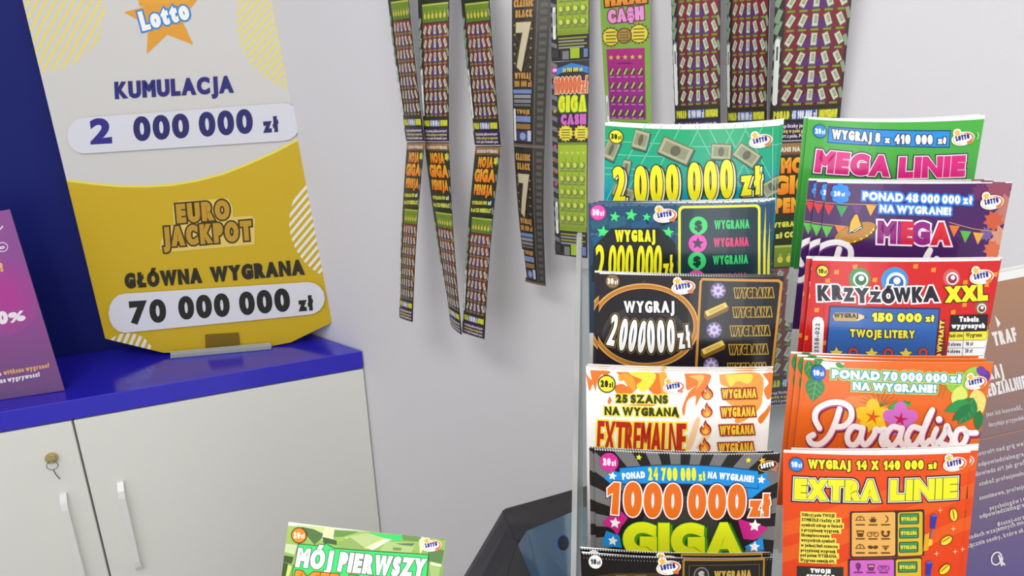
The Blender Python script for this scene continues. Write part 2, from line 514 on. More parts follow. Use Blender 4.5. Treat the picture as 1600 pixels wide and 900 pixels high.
# counter that carries the rack, terminal and board (its top lies just under the frame)
ZC = 0.94
cnt = setp(empty('service_counter', (0.2, 0.38, 0)), 'pale grey service counter that carries the ticket rack and terminal', 'counter')
bm = bmesh.new(); obox(bm, A3(0, 0, 0), (A3(1, 0, 0), A3(0, 1, 0), UP), (-0.34, 0.13, ZC - 0.035), (0.62, 0.66, ZC), 0.004)
bm_obj('worktop', bm, M_COUNTER, cnt)
bm = bmesh.new(); obox(bm, A3(0, 0, 0), (A3(1, 0, 0), A3(0, 1, 0), UP), (-0.32, 0.16, 0), (0.60, 0.63, ZC - 0.035))
bm_obj('cabinet_body', bm, M_DOOR, cnt)

# ------------------------------------------------------------------ low cabinet with the glossy blue top
LEFT = 1.55
cab = setp(empty('low_cabinet', (*(PC - CU * 0.6 - CN * .15)[:2], 0)), 'low pale grey two-door cabinet with glossy blue top under the yellow and white sign', 'cabinet')
def cpt(a, d, z):            # a along the front from the wall corner (negative = left), d behind the front
    p = PC + CU * a - CN * d; return A3(p[0], p[1], z)
kb = meet(DEPTH - 0.003, 0.004)
bm = bmesh.new()
oprism(bm, [cpt(0, 0, Z_UNDER), cpt(-LEFT, 0, Z_UNDER), cpt(-LEFT, DEPTH - .003, Z_UNDER), A3(*kb, Z_UNDER)], UP * (Z_TOP - Z_UNDER), 0.0015)
setp(bm_obj('worktop', bm, M_TOP, cab), label='glossy blue worktop')
kb2 = meet(DEPTH - 0.006, 0.006); k1 = meet(0.022, 0.006)
bm = bmesh.new()
oprism(bm, [A3(*k1, 0.07), cpt(-LEFT, .022, 0.07), cpt(-LEFT, DEPTH - .006, 0.07), A3(*kb2, 0.07)], UP * (Z_UNDER - 0.0705))
bm_obj('body', bm, M_GAP, cab)
k2 = meet(0.06, 0.01); k3 = meet(DEPTH - .02, 0.01)
bm = bmesh.new()
oprism(bm, [A3(*k2, 0), cpt(-LEFT, .06, 0), cpt(-LEFT, DEPTH - .02, 0), A3(*k3, 0)], UP * 0.07)
bm_obj('plinth', bm, M_GAP, cab)
def fpx(x, y):               # a point of the door front by the pixel it shows at
    return on_plane(np.array([x]), np.array([y]), PC, CN)[0]
def fa(x, y): return (fpx(x, y) - PC) @ CU
GAP = fa(142, 777)
doors = []
for a0, a1 in ((-LEFT + .002, GAP - .0022), (GAP + .0022, -0.001)):
    bm = bmesh.new()
    obox(bm, A3(PC[0], PC[1], 0), (CU, -CN, UP), (a0, 0.0, 0.075), (a1, 0.018, Z_UNDER - 0.003), 0.0012)
    doors.append(bm_obj('door', bm, M_DOOR, cab))
def bar_handle(xt, yt, door):
    p = fpx(xt, yt); a = (p - PC) @ CU; zt = p[2]; zb = zt - 0.235
    bm = bmesh.new()
    prof = []                 # bow: flat bar standing off the door, feet curving back into it
    for t in np.linspace(0, 1, 15):
        prof.append((0.016 * min(1, math.sin(PI * t) * 3.2) ** 0.7 if 0 < t < 1 else 0.0, zt + (zb - zt) * t))
    w = 0.0065
    rows = []
    for off, z in prof:
        rows.append([bm.verts.new(tuple(A3(PC[0], PC[1], 0) + CU * (a + s * w) + CN * (off + e) + UP * z)) for s, e in ((-1, 0.0045), (1, 0.0045), (1, -0.0005), (-1, -0.0005))])
    for A, B in zip(rows, rows[1:]):
        for k in range(4): bm.faces.new([A[k], A[(k + 1) % 4], B[(k + 1) % 4], B[k]])
    bm.faces.new(rows[0]); bm.faces.new(rows[-1][::-1])
    bmesh.ops.bevel(bm, geom=[e for e in bm.edges if e.is_manifold and e.calc_face_angle(0) > 0.9], offset=0.001, segments=2, affect='EDGES')
    h = bm_obj('door_handle', bm, M_HANDLE, door)
    return h
bar_handle(99, 770, doors[0]); bar_handle(188, 752, doors[1])
lk = fpx(81, 715)
bm = bmesh.new(); disc(bm, lk + CN * 0.0005, CN, 0.0125, 0.004, 32); disc(bm, lk + CN * 0.0045, CN, 0.0085, 0.003, 32)
obox(bm, lk + CN * 0.0075, (CU, UP, CN), (-0.005, -0.0008, 0), (0.005, 0.0008, 0.0008))
lock = bm_obj('lock', bm, M_BRASS, doors[0]); lock['label'] = 'round brass cam lock'
bm = bmesh.new()
c0 = lk + CN * 0.010
tube(bm, [c0 + CU * (0.0105 * math.sin(2 * PI * t)) + UP * (-0.014 - 0.010 * math.cos(2 * PI * t) * -1) for t in np.linspace(0.03, 0.97, 24)], 0.0007, 8)
tube(bm, [c0 + UP * -0.024, c0 + UP * -0.035 + CU * 0.002, c0 + UP * -0.052 + CU * 0.0055 - CN * .006], 0.0009, 8)
setp(bm_obj('wire_loop', bm, M_WIRE), 'thin wire loop hanging from the brass lock on the left door', 'wire loop')

# ------------------------------------------------------------------ jackpot sign on the cabinet
def on_top(x, y, z=None):
    z = Z_TOP if z is None else z
    return on_plane(np.array([x]), np.array([y]), A3(0, 0, z), UP)[0]
def px_sheet(name, pl, outline, art_fn, thick, m, eps, parent=None, lift=0.0, paper=(244, 243, 240), edge=None, foot=None):
    O = pl.P
    ol = pl.px(outline)
    if foot is not None: ol[:, 1] = np.minimum(ol[:, 1], foot)
    art = Art(pl.px, ol, eps)
    if art_fn: art_fn(art)
    me = sheet_mesh(name, art, lambda a, b: (pl.surf(a, b, np.full(len(a), lift)) - O, np.tile(pl.n, (len(a), 1))), ol, thick, m, paper=paper, edge=edge, film=.004)
    o = bpy.data.objects.new(name, me); COL.objects.link(o)
    if parent is None: o.location = tuple(O)
    else:
        o.parent = parent; o.location = tuple(O - np.array(parent.location))
    return o
SB = on_top(345, 549)
spl = Plane(SB, 9.0, 5.0)
NAVY = (35, 32, 120)
def sign_art(A):
    A.rect(-60, -140, 620, 620, (214, 212, 209))
    A.stripes(68, 16, 97, -60.5, 12.2, 5.0, (238, 220, 122))
    A.stripes(484, 30, 115, -47, 9.6, 4.6, (236, 220, 122))
    cur = [(60, 280), (106, 284), (146, 289), (186, 292.5), (226, 293), (266, 291), (308, 284), (350, 273), (390, 257), (430, 239), (494, 205), (560, 168)]
    A.line([(x, y - 1.5) for x, y in cur], 4, (240, 226, 90))
    A.poly(cur + [(620, 640), (40, 640)], (209, 175, 20))
    A.stripes(545, 347, 93, -50, 9.2, 4.4, (240, 236, 226))
    A.stripes(200, 562, 42, -66, 9.5, 5.2, (240, 236, 226))
    A.star(256, 27, 63, (232, 160, 44), -11, .44)
    A.poly([(214, -12), (300, -22), (296, 4), (218, 10)], (240, 190, 60), (232, 160, 44))
    A.text('Lotto', 223, 49, 298, 29, 31, (250, 250, 250), bold=2.4, out=[(3.0, (66, 140, 206)), (1.0, (66, 140, 206))], sp=.10)
    A.text('KUMULACJA', 180, 155, 365, 145, 27, NAVY, bold=2.1)
    glow = (232, 202, 104)
    A.poly([(270, 322), (280, 314), (357, 310), (364, 324), (364, 339), (394, 337), (399, 343), (398, 382), (260, 394), (250, 388), (252, 376), (262, 356), (272, 352)], glow)
    dk, gd = (66, 50, 12), (196, 152, 34)
    A.text('EURO', 277, 349, 360, 342, 30, gd, bold=2.7, out=[(2.6, dk)], sp=.16)
    A.text('JACKPOT', 256, 386, 395, 375, 31, gd, bold=2.7, out=[(2.6, dk)], sp=.16)
    A.text('GŁÓWNA', 196, 451, 316, 442, 24, (38, 34, 14), bold=2.3)
    A.text('WYGRANA', 330, 441, 476, 429, 24, (38, 34, 14), bold=2.3)
sgn = setp(empty('jackpot_sign', SB), 'large white and yellow lottery jackpot sign standing on the blue worktop', 'sign')
px_sheet('board', spl, [(12, -95), (461, -95), (537, 495), (454, 535), (428, 540), (262, 551), (255, 551), (164.5, 529)], sign_art, 0.006, M_BOARD, 0.0001, sgn, edge=(200, 190, 160))
def pill(x0, xm0, xm1, x1, ytl, ytr, ybr, ybl):
    P = []
    def arc(cx, cy, rx, ry, a0, a1):
        for a in np.radians(np.linspace(a0, a1, 9)): P.append((cx + rx * math.cos(a), cy + ry * math.sin(a)))
    arc(xm0, (ytl + ybl) / 2, xm0 - x0, (ybl - ytl) / 2, 90, 270)
    arc(xm1, (ytr + ybr) / 2, x1 - xm1, (ybr - ytr) / 2, -90, 90)
    return P
def n1(A):
    A.rect(80, 120, 520, 270, (222, 222, 230))
    A.text('2', 143, 226, 177, 224, 40, (44, 36, 138), bold=2.8)
    A.text('000', 211, 221, 298, 215, 38, (34, 32, 106), bold=2.7, sp=.16)
    A.text('000', 313, 214, 397, 208, 38, (34, 32, 106), bold=2.7, sp=.16)
    A.text('zł', 413, 208, 437, 206, 25, (34, 32, 106), bold=2.2)
o = px_sheet('number_strip', spl, pill(107, 132, 444, 470, 184, 161, 220, 240), n1, 0.0008, M_BOARD, 0.0001, sgn, lift=0.0055, paper=(222, 222, 230))
o['label'] = 'white number strip reading 2 000 000 zł'
def n2(A):
    A.rect(120, 400, 560, 560, (224, 224, 230))
    blk = (30, 28, 24)
    A.text('7', 205, 506, 232, 504, 36, blk, bold=3.2); A.text('0', 236, 504, 262, 502, 36, blk, bold=2.8)
    A.text('000', 281, 499, 361, 493, 36, blk, bold=2.8, sp=.16)
    A.text('000', 376, 492, 455, 485, 36, blk, bold=2.8, sp=.16)
    A.text('zł', 468, 486, 491, 484, 24, blk, bold=2.2)
o = px_sheet('number_strip', spl, pill(171, 196, 482, 508, 458, 440, 491, 519), n2, 0.0008, M_BOARD, 0.0001, sgn, lift=0.0055, paper=(224, 224, 230))
o['label'] = 'white number strip reading 70 000 000 zł'
bm = bmesh.new()
q = [spl.surf(*[np.array([t]) for t in spl.px([p])[0]], np.array([0.0045]))[0] for p in ((321, 522), (373, 519), (376, 545), (322, 549))]
oprism(bm, q, -spl.n * 0.0012); bm_obj('retaining_tab', bm, clear_mat('amber clear tab', (190, 160, 60), 0.35), sgn)
bm = bmesh.new()
su, sn = yaw_axes(9.0)
obox(bm, on_top(349, 548), (su, sn, UP), (-0.118, -0.03, 0.0), (0.118, 0.022, 0.006), 0.0015)
obox(bm, on_top(349, 548), (su, sn, UP), (-0.118, 0.014, 0.006), (0.118, 0.017, 0.016), 0.0006)
bm_obj('clear_foot', bm, M_ACRYL2, sgn)

# ------------------------------------------------------------------ purple card at the left
CB = on_top(60, 617)
cpl = Plane(CB, 17.0, 9.0)
def card_art(A):
    A.rect(-140, 300, 130, 480, (146, 84, 156), (150, 74, 150))
    A.rect(-140, 480, 130, 660, (150, 74, 150), (98, 78, 120))
    for r, c in ((62, (158, 72, 152)), (50, (166, 68, 152)), (38, (174, 64, 152)), (26, (180, 60, 152))): A.ell(0, 466, r, r * .95, c, 12)
    A.ring(4, 386, 8, 7, 1.4, (236, 226, 236)); A.text('o', 0, 390, 8, 388, 6, (236, 226, 236), bold=.6)
    A.line([(-3, 362), (5, 353)], 2.2, (236, 226, 236))
    A.text('szansę!', -60, 436, 6, 424, 14, (240, 190, 130), bold=1.4)
    A.text('60', -20, 510, 14, 505, 20, (242, 236, 242), bold=2.2)
    A.text('%', 15, 505, 41, 500, 16, (242, 236, 242), bold=1.4)
    A.text('większe wygrane?', 6, 586, 78, 574, 7.5, (232, 176, 120), bold=.75, sp=.16)
    A.text('dla', -12, 589, 3, 586.5, 7.5, (236, 230, 240), bold=.75)
    A.text('im częsze wygrywasz!', -30, 604, 63, 588, 7.5, (236, 230, 240), bold=.75, sp=.16)
pc = px_sheet('promotional_card', cpl, [(-175, 360), (15, 327), (101, 610), (-95, 646)], card_art, 0.003, M_BOARD, 0.00008, edge=(120, 100, 130), foot=-0.0002)
setp(pc, 'purple promotional card leaning at the left end of the blue worktop', 'card')

# ------------------------------------------------------------------ ticket strips hanging on the white wall
def giga_art(A):            # canvas 112 x 400
    br, dk = (120, 88, 60), (60, 50, 49)
    A.rect(0, 0, 112, 400, dk)
    A.rect(0, 2, 112, 18, (168, 128, 84), (110, 76, 50)); A.text('SZANS NA WYGRANĄ', 10, 14, 102, 14, 7, (236, 224, 200), bold=.6)
    A.rect(4, 20, 108, 168, (48, 62, 30), (36, 46, 26))
    for y, t, x0, x1, h in ((44, 'MOJA', 22, 88, 22), (74, 'GIGA', 10, 102, 27), (101, 'PENSJA', 14, 98, 22)):
        A.text(t, x0, y, x1, y, h, (252, 188, 44), bold=h * .1, out=[(2, (64, 30, 8))], col2=(242, 128, 28), sp=.08)
    A.star(98, 30, 10, (230, 220, 40), 20, .6)
    A.text('WYGRANA 800', 10, 122, 80, 120, 8, (220, 220, 70), bold=.9); A.text('zł', 84, 120, 98, 120, 9, (240, 240, 240), bold=.9)
    A.text('0 zł CO MIESIĄC', 8, 138, 100, 136, 9, (226, 226, 90), bold=1)
    A.rect(16, 148, 108, 180, (122, 150, 44), (96, 128, 40)); A.rect(16, 148, 108, 151, (190, 196, 80))
    for i in range(6):
        A.ell(26 + i * 14, 169, 4.4, 5, (214, 200, 74)); A.circ(26 + i * 14, 162, 2, (190, 170, 60))
    A.rect(16, 182, 108, 352, (142, 44, 56), (104, 38, 52))
    for r in range(7):
        y0 = 184 + r * 24
        A.poly([(34, y0 + 20), (62, y0 + 2), (92, y0 + 20)], (98, 52, 112))
        for i in range(5):
            A.bill(25 + i * 18.5, y0 + 9, 9, 17, (34, 26, 2, -22, -30)[i], (206, 212, 186), False)
            A.bill(25.6 + i * 18.5, y0 + 8.4, 4, 9, (34, 26, 2, -22, -30)[i], (160, 170, 140), False)
            A.rect(19 + i * 18.5, y0 + 19.5, 31 + i * 18.5, y0 + 22.5, (126, 150, 40))
    for y in range(30, 350, 34):
        A.bill(6, y + 150 if y < 200 else y, 9, 20, 24, (136, 158, 130), False); A.bill(109, y, 6, 16, -20, (150, 160, 130), False)
    A.rrect(3, 262, 11, 350, 4, (236, 236, 234)); A.rect(5.5, 272, 8.5, 290, (90, 90, 90))
    A.rect(3, 356, 109, 371, (52, 74, 34)); A.rect(36, 357, 76, 370, (60, 90, 160))
    A.text('PONAD', 6, 369, 32, 369, 11, (232, 226, 60), bold=1.0); A.text('45 900 000 zł', 36, 369, 76, 369, 11, (240, 240, 246), bold=.7)
    A.text('NA WYGRANE!', 79, 369, 107, 369, 11, (232, 226, 60), bold=.6)
    A.rect(0, 373, 112, 398, (62, 44, 82), (48, 36, 56))
    for i, (t, c) in enumerate((('Zdrap liczby jeśli powtórzą się', (226, 220, 226)), ('z liczbą w polu gry to wygrywasz', (230, 210, 110)), ('kwotę z pola. Powodzenia w grze', (226, 220, 226)))):
        A.text(t, 10, 381 + i * 7, 104, 381 + i * 7, 5, c, bold=.35, sp=.16)
    A.rect(0, 398.5, 112, 400, (200, 190, 196))
def black_art(A):           # canvas 60 x 230
    A.rect(0, 0, 60, 230, (44, 38, 30))
    A.rect(37, 0, 60, 230, (62, 58, 52))
    for y in range(6, 228, 11): A.rect(45, y, 56, y + 6, (92, 88, 80))
    A.line([(40.5, 4), (40.5, 226)], 1, (120, 116, 106))
    g = (206, 150, 70)
    A.text('CLASSIC', 3, 22, 34, 22, 11, g, bold=1.1); A.text('BLACK', 6, 37, 33, 37, 11, g, bold=1.1)
    for y in range(48, 110, 14):
        A.star(5, y, 2.5, (190, 160, 90), 0, .4, 4); A.star(32, y + 6, 2.5, (190, 160, 90), 0, .4, 4)
        A.line([(4, y), (18, y + 16), (32, y)], .7, (110, 96, 60))
    A.text('7', 7, 114, 31, 114, 70, (206, 194, 160), bold=3.2, out=[(1.5, (90, 72, 40))])
    A.text('WYGRAJ', 5, 127, 33, 127, 9, g, bold=.9); A.text('100 000 zł', 4, 139, 35, 139, 9, g, bold=.9)
    A.rect(2, 143, 35, 149, (120, 136, 190)); A.rect(3, 151, 34, 156, (150, 150, 150)); A.rect(3, 158, 34, 163, (130, 130, 134)); A.rect(3, 165, 34, 168, (110, 110, 112))
    A.text('TWOJE', 8, 180, 32, 180, 7, g, bold=.7); A.rect(7, 183, 34, 192, (122, 140, 190)); A.rect(7, 195, 34, 203, (150, 110, 56))
    A.rect(6, 206, 34, 222, (56, 64, 100)); A.ell(19, 214, 6, 6, (150, 160, 200)); A.rect(28, 205, 35, 221, (190, 200, 226))
    A.rrect(2, 172, 6, 222, 2, (222, 222, 222))
    A.rect(0, 226, 60, 230, (110, 96, 80))
def green_art(A):           # canvas 58 x 304
    A.rect(0, 0, 58, 304, (48, 44, 44))
    rng = random.Random(3)
    for k in range(20): A.poly([(0, k * 16), (9, k * 16 + 4), (9, k * 16 + 11), (0, k * 16 + 7)], (120, 120, 122))
    for y, c in ((30, (226, 70, 150)), (74, (214, 160, 60)), (128, (226, 70, 150)), (150, (190, 60, 50)), (168, (220, 90, 60)), (188, (226, 70, 150))): A.star(5, y, 4, c)
    A.circ(5, 12, 5, (206, 70, 170)); A.text('20', 2, 14, 8, 14, 4, (240, 240, 240), bold=.4)
    A.poly([(8, 20), (32, 10), (57, 20), (57, 10), (32, 3), (8, 10)], (58, 130, 206)); A.text('24 700 000 zł', 18, 16, 48, 16, 6, (232, 230, 70), bold=.5)
    A.text('1000000zł', 4, 48, 57, 48, 25, (226, 110, 56), bold=.9, out=[(1.0, (240, 210, 190))], sp=.14)
    A.text('GIGA', 11, 76, 55, 76, 25, (232, 238, 40), bold=2.6, out=[(1.3, (70, 130, 40))], sp=.1)
    A.text('CASH', 15, 95, 55, 95, 16, (214, 110, 200), bold=1.8, out=[(1.1, (60, 20, 50))], sp=.1)
    A.star(23, 108, 13.5, (226, 190, 60), 0, .8, 14); A.circ(23, 108, 10.5, (240, 228, 70)); A.star(48, 108, 13, (226, 190, 60), 0, .8, 14); A.circ(48, 108, 10, (240, 228, 70))
    for i in range(4): A.rect(16, 102 + i * 4, 30, 103.6 + i * 4, (120, 110, 40)); A.rect(42, 102 + i * 4, 54, 103.6 + i * 4, (120, 110, 40))
    A.rect(10, 122, 57, 262, (170, 196, 46), (154, 182, 42)); A.rect(10, 122, 57, 126, (120, 150, 40))
    for i in range(5): A.star(16 + i * 9, 138, 3, (206, 220, 110))
    for r in range(5):
        for i in range(4):
            cx, cy = 17 + i * 11, 158 + r * 21
            A.ell(cx, cy, 4.6, 6, (120, 140, 74)); A.ell(cx - 1, cy - 1, 3, 4.2, (214, 220, 90)); A.rect(cx - 4, cy + 7, cx + 4, cy + 9.4, (128, 130, 100))
    for i in range(3): A.line([(22.5 + i * 11, 144), (22.5 + i * 11, 256)], .5, (120, 146, 40))
    A.rect(10, 254, 57, 260, (134, 160, 40))
    A.rrect(3.5, 216, 8, 268, 2, (238, 238, 236)); A.rect(4.8, 224, 6.8, 246, (150, 150, 150))
    for i in range(4): A.rect(12, 266 + i * 5, 55 - 4 * (i % 2), 269 + i * 5, (150, 150, 150) if i % 2 else (150, 150, 60))
    A.rect(0, 286, 12, 298, (60, 56, 54)); A.rect(18, 288, 28, 302, (128, 128, 128)); A.rect(30, 284, 44, 301, (166, 196, 40)); A.rect(50, 286, 56, 300, (110, 130, 190))
def maxi_art(A):            # canvas 74 x 300
    A.rect(0, 0, 74, 300, (120, 168, 62), (140, 180, 70))
    for k in range(7): A.poly([(37, 95), (k * 12 - 2, 40), (k * 12 + 5, 40)], (150, 196, 96))
    A.text('MAXI', 8, 92, 70, 90, 26, (240, 200, 40), bold=2.8, out=[(2.2, (70, 40, 30))], col2=(230, 130, 40), sp=.08)
    A.text('CA$H', 12, 117, 66, 114, 20, (232, 150, 206), bold=2.2, out=[(1.6, (120, 30, 90))], sp=.1)
    A.star(15, 137, 16, (110, 84, 30), 0, .82, 16); A.circ(15, 137, 12.5, (232, 214, 64)); A.star(58, 134, 16, (110, 84, 30), 0, .82, 16); A.circ(58, 134, 12.5, (232, 214, 64))
    A.circ(36, 136, 12, (110, 70, 40)); A.circ(36, 136, 10, (180, 130, 60))
    for i in range(4):
        A.rect(7, 129 + i * 5, 23, 131 + i * 5, (130, 110, 30)); A.rect(50, 126 + i * 5, 66, 128 + i * 5, (130, 110, 30)); A.rect(29, 130 + i * 4, 43, 131.6 + i * 4, (90, 110, 40))
    A.rect(7, 155, 66, 262, (176, 34, 122), (140, 32, 140))
    for i in range(5): A.star(14 + i * 11.3, 168, 4.2, (206, 196, 70))
    A.rect(24, 176, 46, 178, (110, 20, 80))
    for r in range(4):
        for i in range(5):
            cx, cy = 14 + i * 11.3, 190 + r * 21
            A.ell(cx, cy, 4.2, 5.2, (90, 60, 60)); A.line([(cx - 2.5, cy + 4), (cx + 2.5, cy - 5)], 2.6, (190, 200, 110)); A.rect(cx - 3.6, cy + 6.6, cx + 3.6, cy + 8.8, (190, 120, 170))
    A.rrect(2, 226, 6, 290, 2, (240, 240, 238)); A.rect(3, 236, 5, 258, (150, 160, 130))
    A.rect(7, 266, 68, 292, (100, 140, 50))
_strip_no = 0
def strip(rows, W, canvas, art_fn, label, group=None):
    """rows: left edge pixel, right edge pixel, distance off the wall - top, fold and bottom of the folded strip"""
    P = []
    for xl, yl, xr, yr, off in rows:
        L = wall_px(xl, yl, off)
        d = ray(np.array([xr]), np.array([yr]))[0]; w = EYE - L
        a, b, c = d @ d, 2 * d @ w, w @ w - W * W
        D = b * b - 4 * a * c
        t = (-b - math.sqrt(max(D, 0))) / (2 * a)
        P.append((L, EYE + d * t))
    O = P[0][0]
    root = setp(empty('ticket_strip', O), label, 'ticket strip', group)
    top = (P[0][0] + P[0][1]) / 2; top = top + (P[1][0] - P[0][0]) * 0.012
    dw = WN @ (top - EYE) + WALL_D
    bm = bmesh.new(); obox(bm, top - WN * dw, (WU, UP, WN), (-.006, -.003, 0), (.006, .003, dw - .0004), .0006)
    bm_obj('wall_clip', bm, M_HANDLE, root)
    cw, ch = canvas
    for k in range(len(P) - 1):
        (TL, TR), (BL, BR) = P[k], P[k + 1]
        nn = np.cross(BL - TL, TR - TL); nn /= np.linalg.norm(nn)
        if nn @ (EYE - TL) < 0: nn = -nn
        art = Art(lambda p: p, [(0, 0), (cw, 0), (cw, ch), (0, ch)], 0.00004)
        art_fn(art)
        def surf(a, b, TL=TL, TR=TR, BL=BL, BR=BR, nn=nn):
            s = (a / cw)[:, None]; t = (0.0015 + 0.997 * b / ch)[:, None]
            p = (TL * (1 - s) + TR * s) * (1 - t) + (BL * (1 - s) + BR * s) * t
            return p + nn * (0.004 * np.sin(PI * t) + 0.002 * np.sin(PI * s)) - O, np.tile(nn, (len(a), 1))
        me = sheet_mesh('ticket', art, surf, [(0, 0), (cw, 0), (cw, ch), (0, ch)], 0.0003, M_STRIP, grid=(3, 8), film=.0016)
        o = bpy.data.objects.new('ticket', me); COL.objects.link(o); o.parent = root
G3 = 'hanging strips of the long purple and gold pension tickets'
GC = (112, 400)
strip([(592, -133, 628, -140, .024), (636, 222, 664, 222, .034), (625, 497, 645, 504, .10)], .076, GC, giga_art, 'purple and gold ticket strip hanging nearest the white and yellow sign', G3)
strip([(650, -133, 706, -141, .056), (663, 222, 702, 222, .040), (706, 510, 722, 524, .08)], .076, GC, giga_art, 'purple and gold ticket strip second from the sign, its lower half swinging right', G3)
strip([(711, -133, 758, -141, .024), (743, 228, 783, 228, .032), (723, 520, 757, 531, .10)], .076, GC, giga_art, 'purple and gold ticket strip beside the black strip with the tall sevens', G3)
strip([(800, -12, 862, -16, .020), (803, 228, 851, 232, .034), (822, 440, 853, 447, .04)], .068, (60, 230), black_art, 'black and gold ticket strip with tall number sevens hanging on the white wall')
strip([(860, -208, 924, -214, .020), (862, 97, 921, 93, .034), (868, 398, 918, 404, .05)], .064, (58, 304), green_art, 'lime green ticket strip with orange 1000000 zł lettering hanging beside the black strip')
strip([(934, -88, 1016, -96, .020), (950, 222, 1018, 226, .022)], .080, (74, 300), maxi_art, 'light green and magenta cash ticket hanging above the teal ticket pack')
strip([(1046, -250, 1131, -260, .040), (1056, 218, 1126, 215, .022), (1052, 640, 1120, 640, .03)], .076, GC, giga_art, 'purple and gold ticket strip just right of the magenta cash ticket', G3)
strip([(1143, -262, 1217, -272, .040), (1137, 222, 1198, 220, .018), (1128, 640, 1184, 640, .02)], .076, GC, giga_art, 'purple and gold ticket strip behind the teal pack, between two strips like it', G3)
strip([(1226, -294, 1361, -310, .060), (1201, 222, 1309, 218, .034), (1187, 636, 1298, 624, .05)], .078, GC, giga_art, 'widest purple and gold ticket strip, seen between the two columns of the rack', G3)

# ------------------------------------------------------------------ ticket rack: two columns of stepped pockets
RU, RN = yaw_axes(-8.0)
TIERS = [0.434 - 0.024 * k for k in range(6)]
def rplane(k, dd=0.0): return Plane(EYE - RN * (TIERS[k] + dd), -8.0, 0.0)
LEN = 0.125
POCKETS = []
def spline(pts, n=8):
    P = np.asarray(pts, float); Q = np.vstack([2 * P[0] - P[1], P, 2 * P[-1] - P[-2]]); out = []
    for i in range(1, len(Q) - 2):
        for t in np.linspace(0, 1, n, endpoint=False):
            a, b, c, d = Q[i - 1], Q[i], Q[i + 1], Q[i + 2]
            out.append(.5 * (2 * b + (c - a) * t + (2 * a - 5 * b + 4 * c - d) * t * t + (3 * b - a - 3 * c + d) * t ** 3))
    return np.array(out + [P[-1]])
def script_word(A, X, Y, scale, dx=0, dy=0, w=38, col=(252, 246, 246)):
    S = [[(345, 372), (318, 460), (275, 555), (215, 612), (160, 608), (142, 572), (172, 550)],
         [(212, 505), (182, 440), (200, 378), (270, 336), (350, 328), (415, 362), (420, 432), (375, 484), (305, 494)],
         [(492, 498), (436, 488), (398, 540), (404, 598), (446, 608), (482, 560), (500, 496)], [(498, 500), (486, 570), (510, 608), (545, 585)],
         [(540, 588), (574, 540), (584, 505), (612, 512), (648, 505), (622, 572), (636, 608), (668, 590)],
         [(752, 498), (696, 488), (656, 540), (662, 600), (704, 610), (742, 560), (762, 496)], [(760, 500), (746, 570), (770, 610), (806, 585)],
         [(884, 500), (832, 490), (796, 545), (802, 604), (846, 610), (886, 555), (930, 460), (966, 376)], [(966, 376), (936, 430), (896, 550), (908, 610), (948, 580)],
         [(994, 505), (972, 560), (980, 610), (1022, 580)],
         [(1022, 580), (1052, 530), (1066, 484), (1084, 530), (1106, 575), (1086, 618), (1034, 606)],
         [(1180, 508), (1140, 520), (1122, 575), (1142, 622), (1182, 606), (1204, 550), (1182, 510), (1214, 536), (1272, 540)]]
    f = lambda p: np.stack([X + (np.asarray(p, float)[:, 0] + dx) / scale, Y + (np.asarray(p, float)[:, 1] + dy) / scale], 1)
    for s in S:
        q = f(spline(s)); A.line(q, w / scale, col)
        for e in (q[0], q[-1]): A.ell(*e, w / 2 / scale, w / 2 / scale, col, n=12)
    d = f([(1012, 440)])[0]; A.circ(*d, (w * .6) / scale, col)

SIDE = [[-.02, -.03, -.07, -.03, -.03, -.03], [-.09, -.12, -.115, -.11, -.09]]      # how far the ticket sides run off plumb in each column
def ticket(k, TL, TR, art_fn, label, group, bow=0.0025, sag=0.0, length=LEN, plane=None, paper=(246, 245, 242), side=None):
    pl = plane or rplane(k)
    a, b = pl.px([TL, TR]); e = (b - a); w = np.hypot(*e); e /= w
    sd = side if side is not None else SIDE[1 if TL[0] > 1230 else 0][k]
    m0, m1 = pl.px([((TL[0] + TR[0]) / 2, TL[1]), ((TL[0] + TR[0]) / 2 + sd * 120, TL[1] + 120)])
    g2 = (m1 - m0) / np.hypot(*(m1 - m0)); e = e + A3(g2[1], -g2[0]); e /= np.hypot(*e)      # squared up between top edge and sides
    f = A3(-e[1], e[0])
    O = pl.P + pl.u * a[0] + pl.v * a[1]
    U = pl.u * e[0] + pl.v * e[1]; V = pl.u * f[0] + pl.v * f[1]
    def mp(p):
        q = pl.px(p) - a
        return np.stack([q @ e, q @ f], 1)
    clip = [(0, 0), (w, 0), (w, length), (0, length)]
    art = Art(mp, clip, 0.00002)
    art_fn(art)
    def surf(x, y):
        t = x / w; s = 4 * t * (1 - t)
        y2 = y + sag * s * np.maximum(0, 1 - y / 0.05)
        return x[:, None] * U + y2[:, None] * V + (bow * s)[:, None] * pl.n, np.tile(pl.n, (len(x), 1))
    me = sheet_mesh('scratch_ticket', art, surf, clip, 0.00025, M_INK, grid=(10, 8 if sag else 1), paper=paper, film=6.5e-4)
    o = bpy.data.objects.new('scratch_ticket', me); COL.objects.link(o); o.location = tuple(O)
    setp(o, label, 'scratch ticket', group)
    if plane is None: POCKETS.append((k, (O - EYE) @ RU, w, min((O + V * length)[2], (O + U * w + V * length)[2]), (O + V * length - EYE) @ RU, (O + U * w + V * length - EYE) @ RU))
    o['_n'] = 0
    return o, U, V, pl.n
def behind(tk, shifts, labels):
    """further tickets of the same pack standing behind the front one: sideways, up and back, in metres"""
    o, U, V, N = tk
    for i, ((dx, dy, dz), lb) in enumerate(zip(shifts, labels)):
        c = o.copy(); COL.objects.link(c)
        c.location = Vector(o.location) + Vector(U * dx - V * dy - N * dz)
        c['label'] = lb
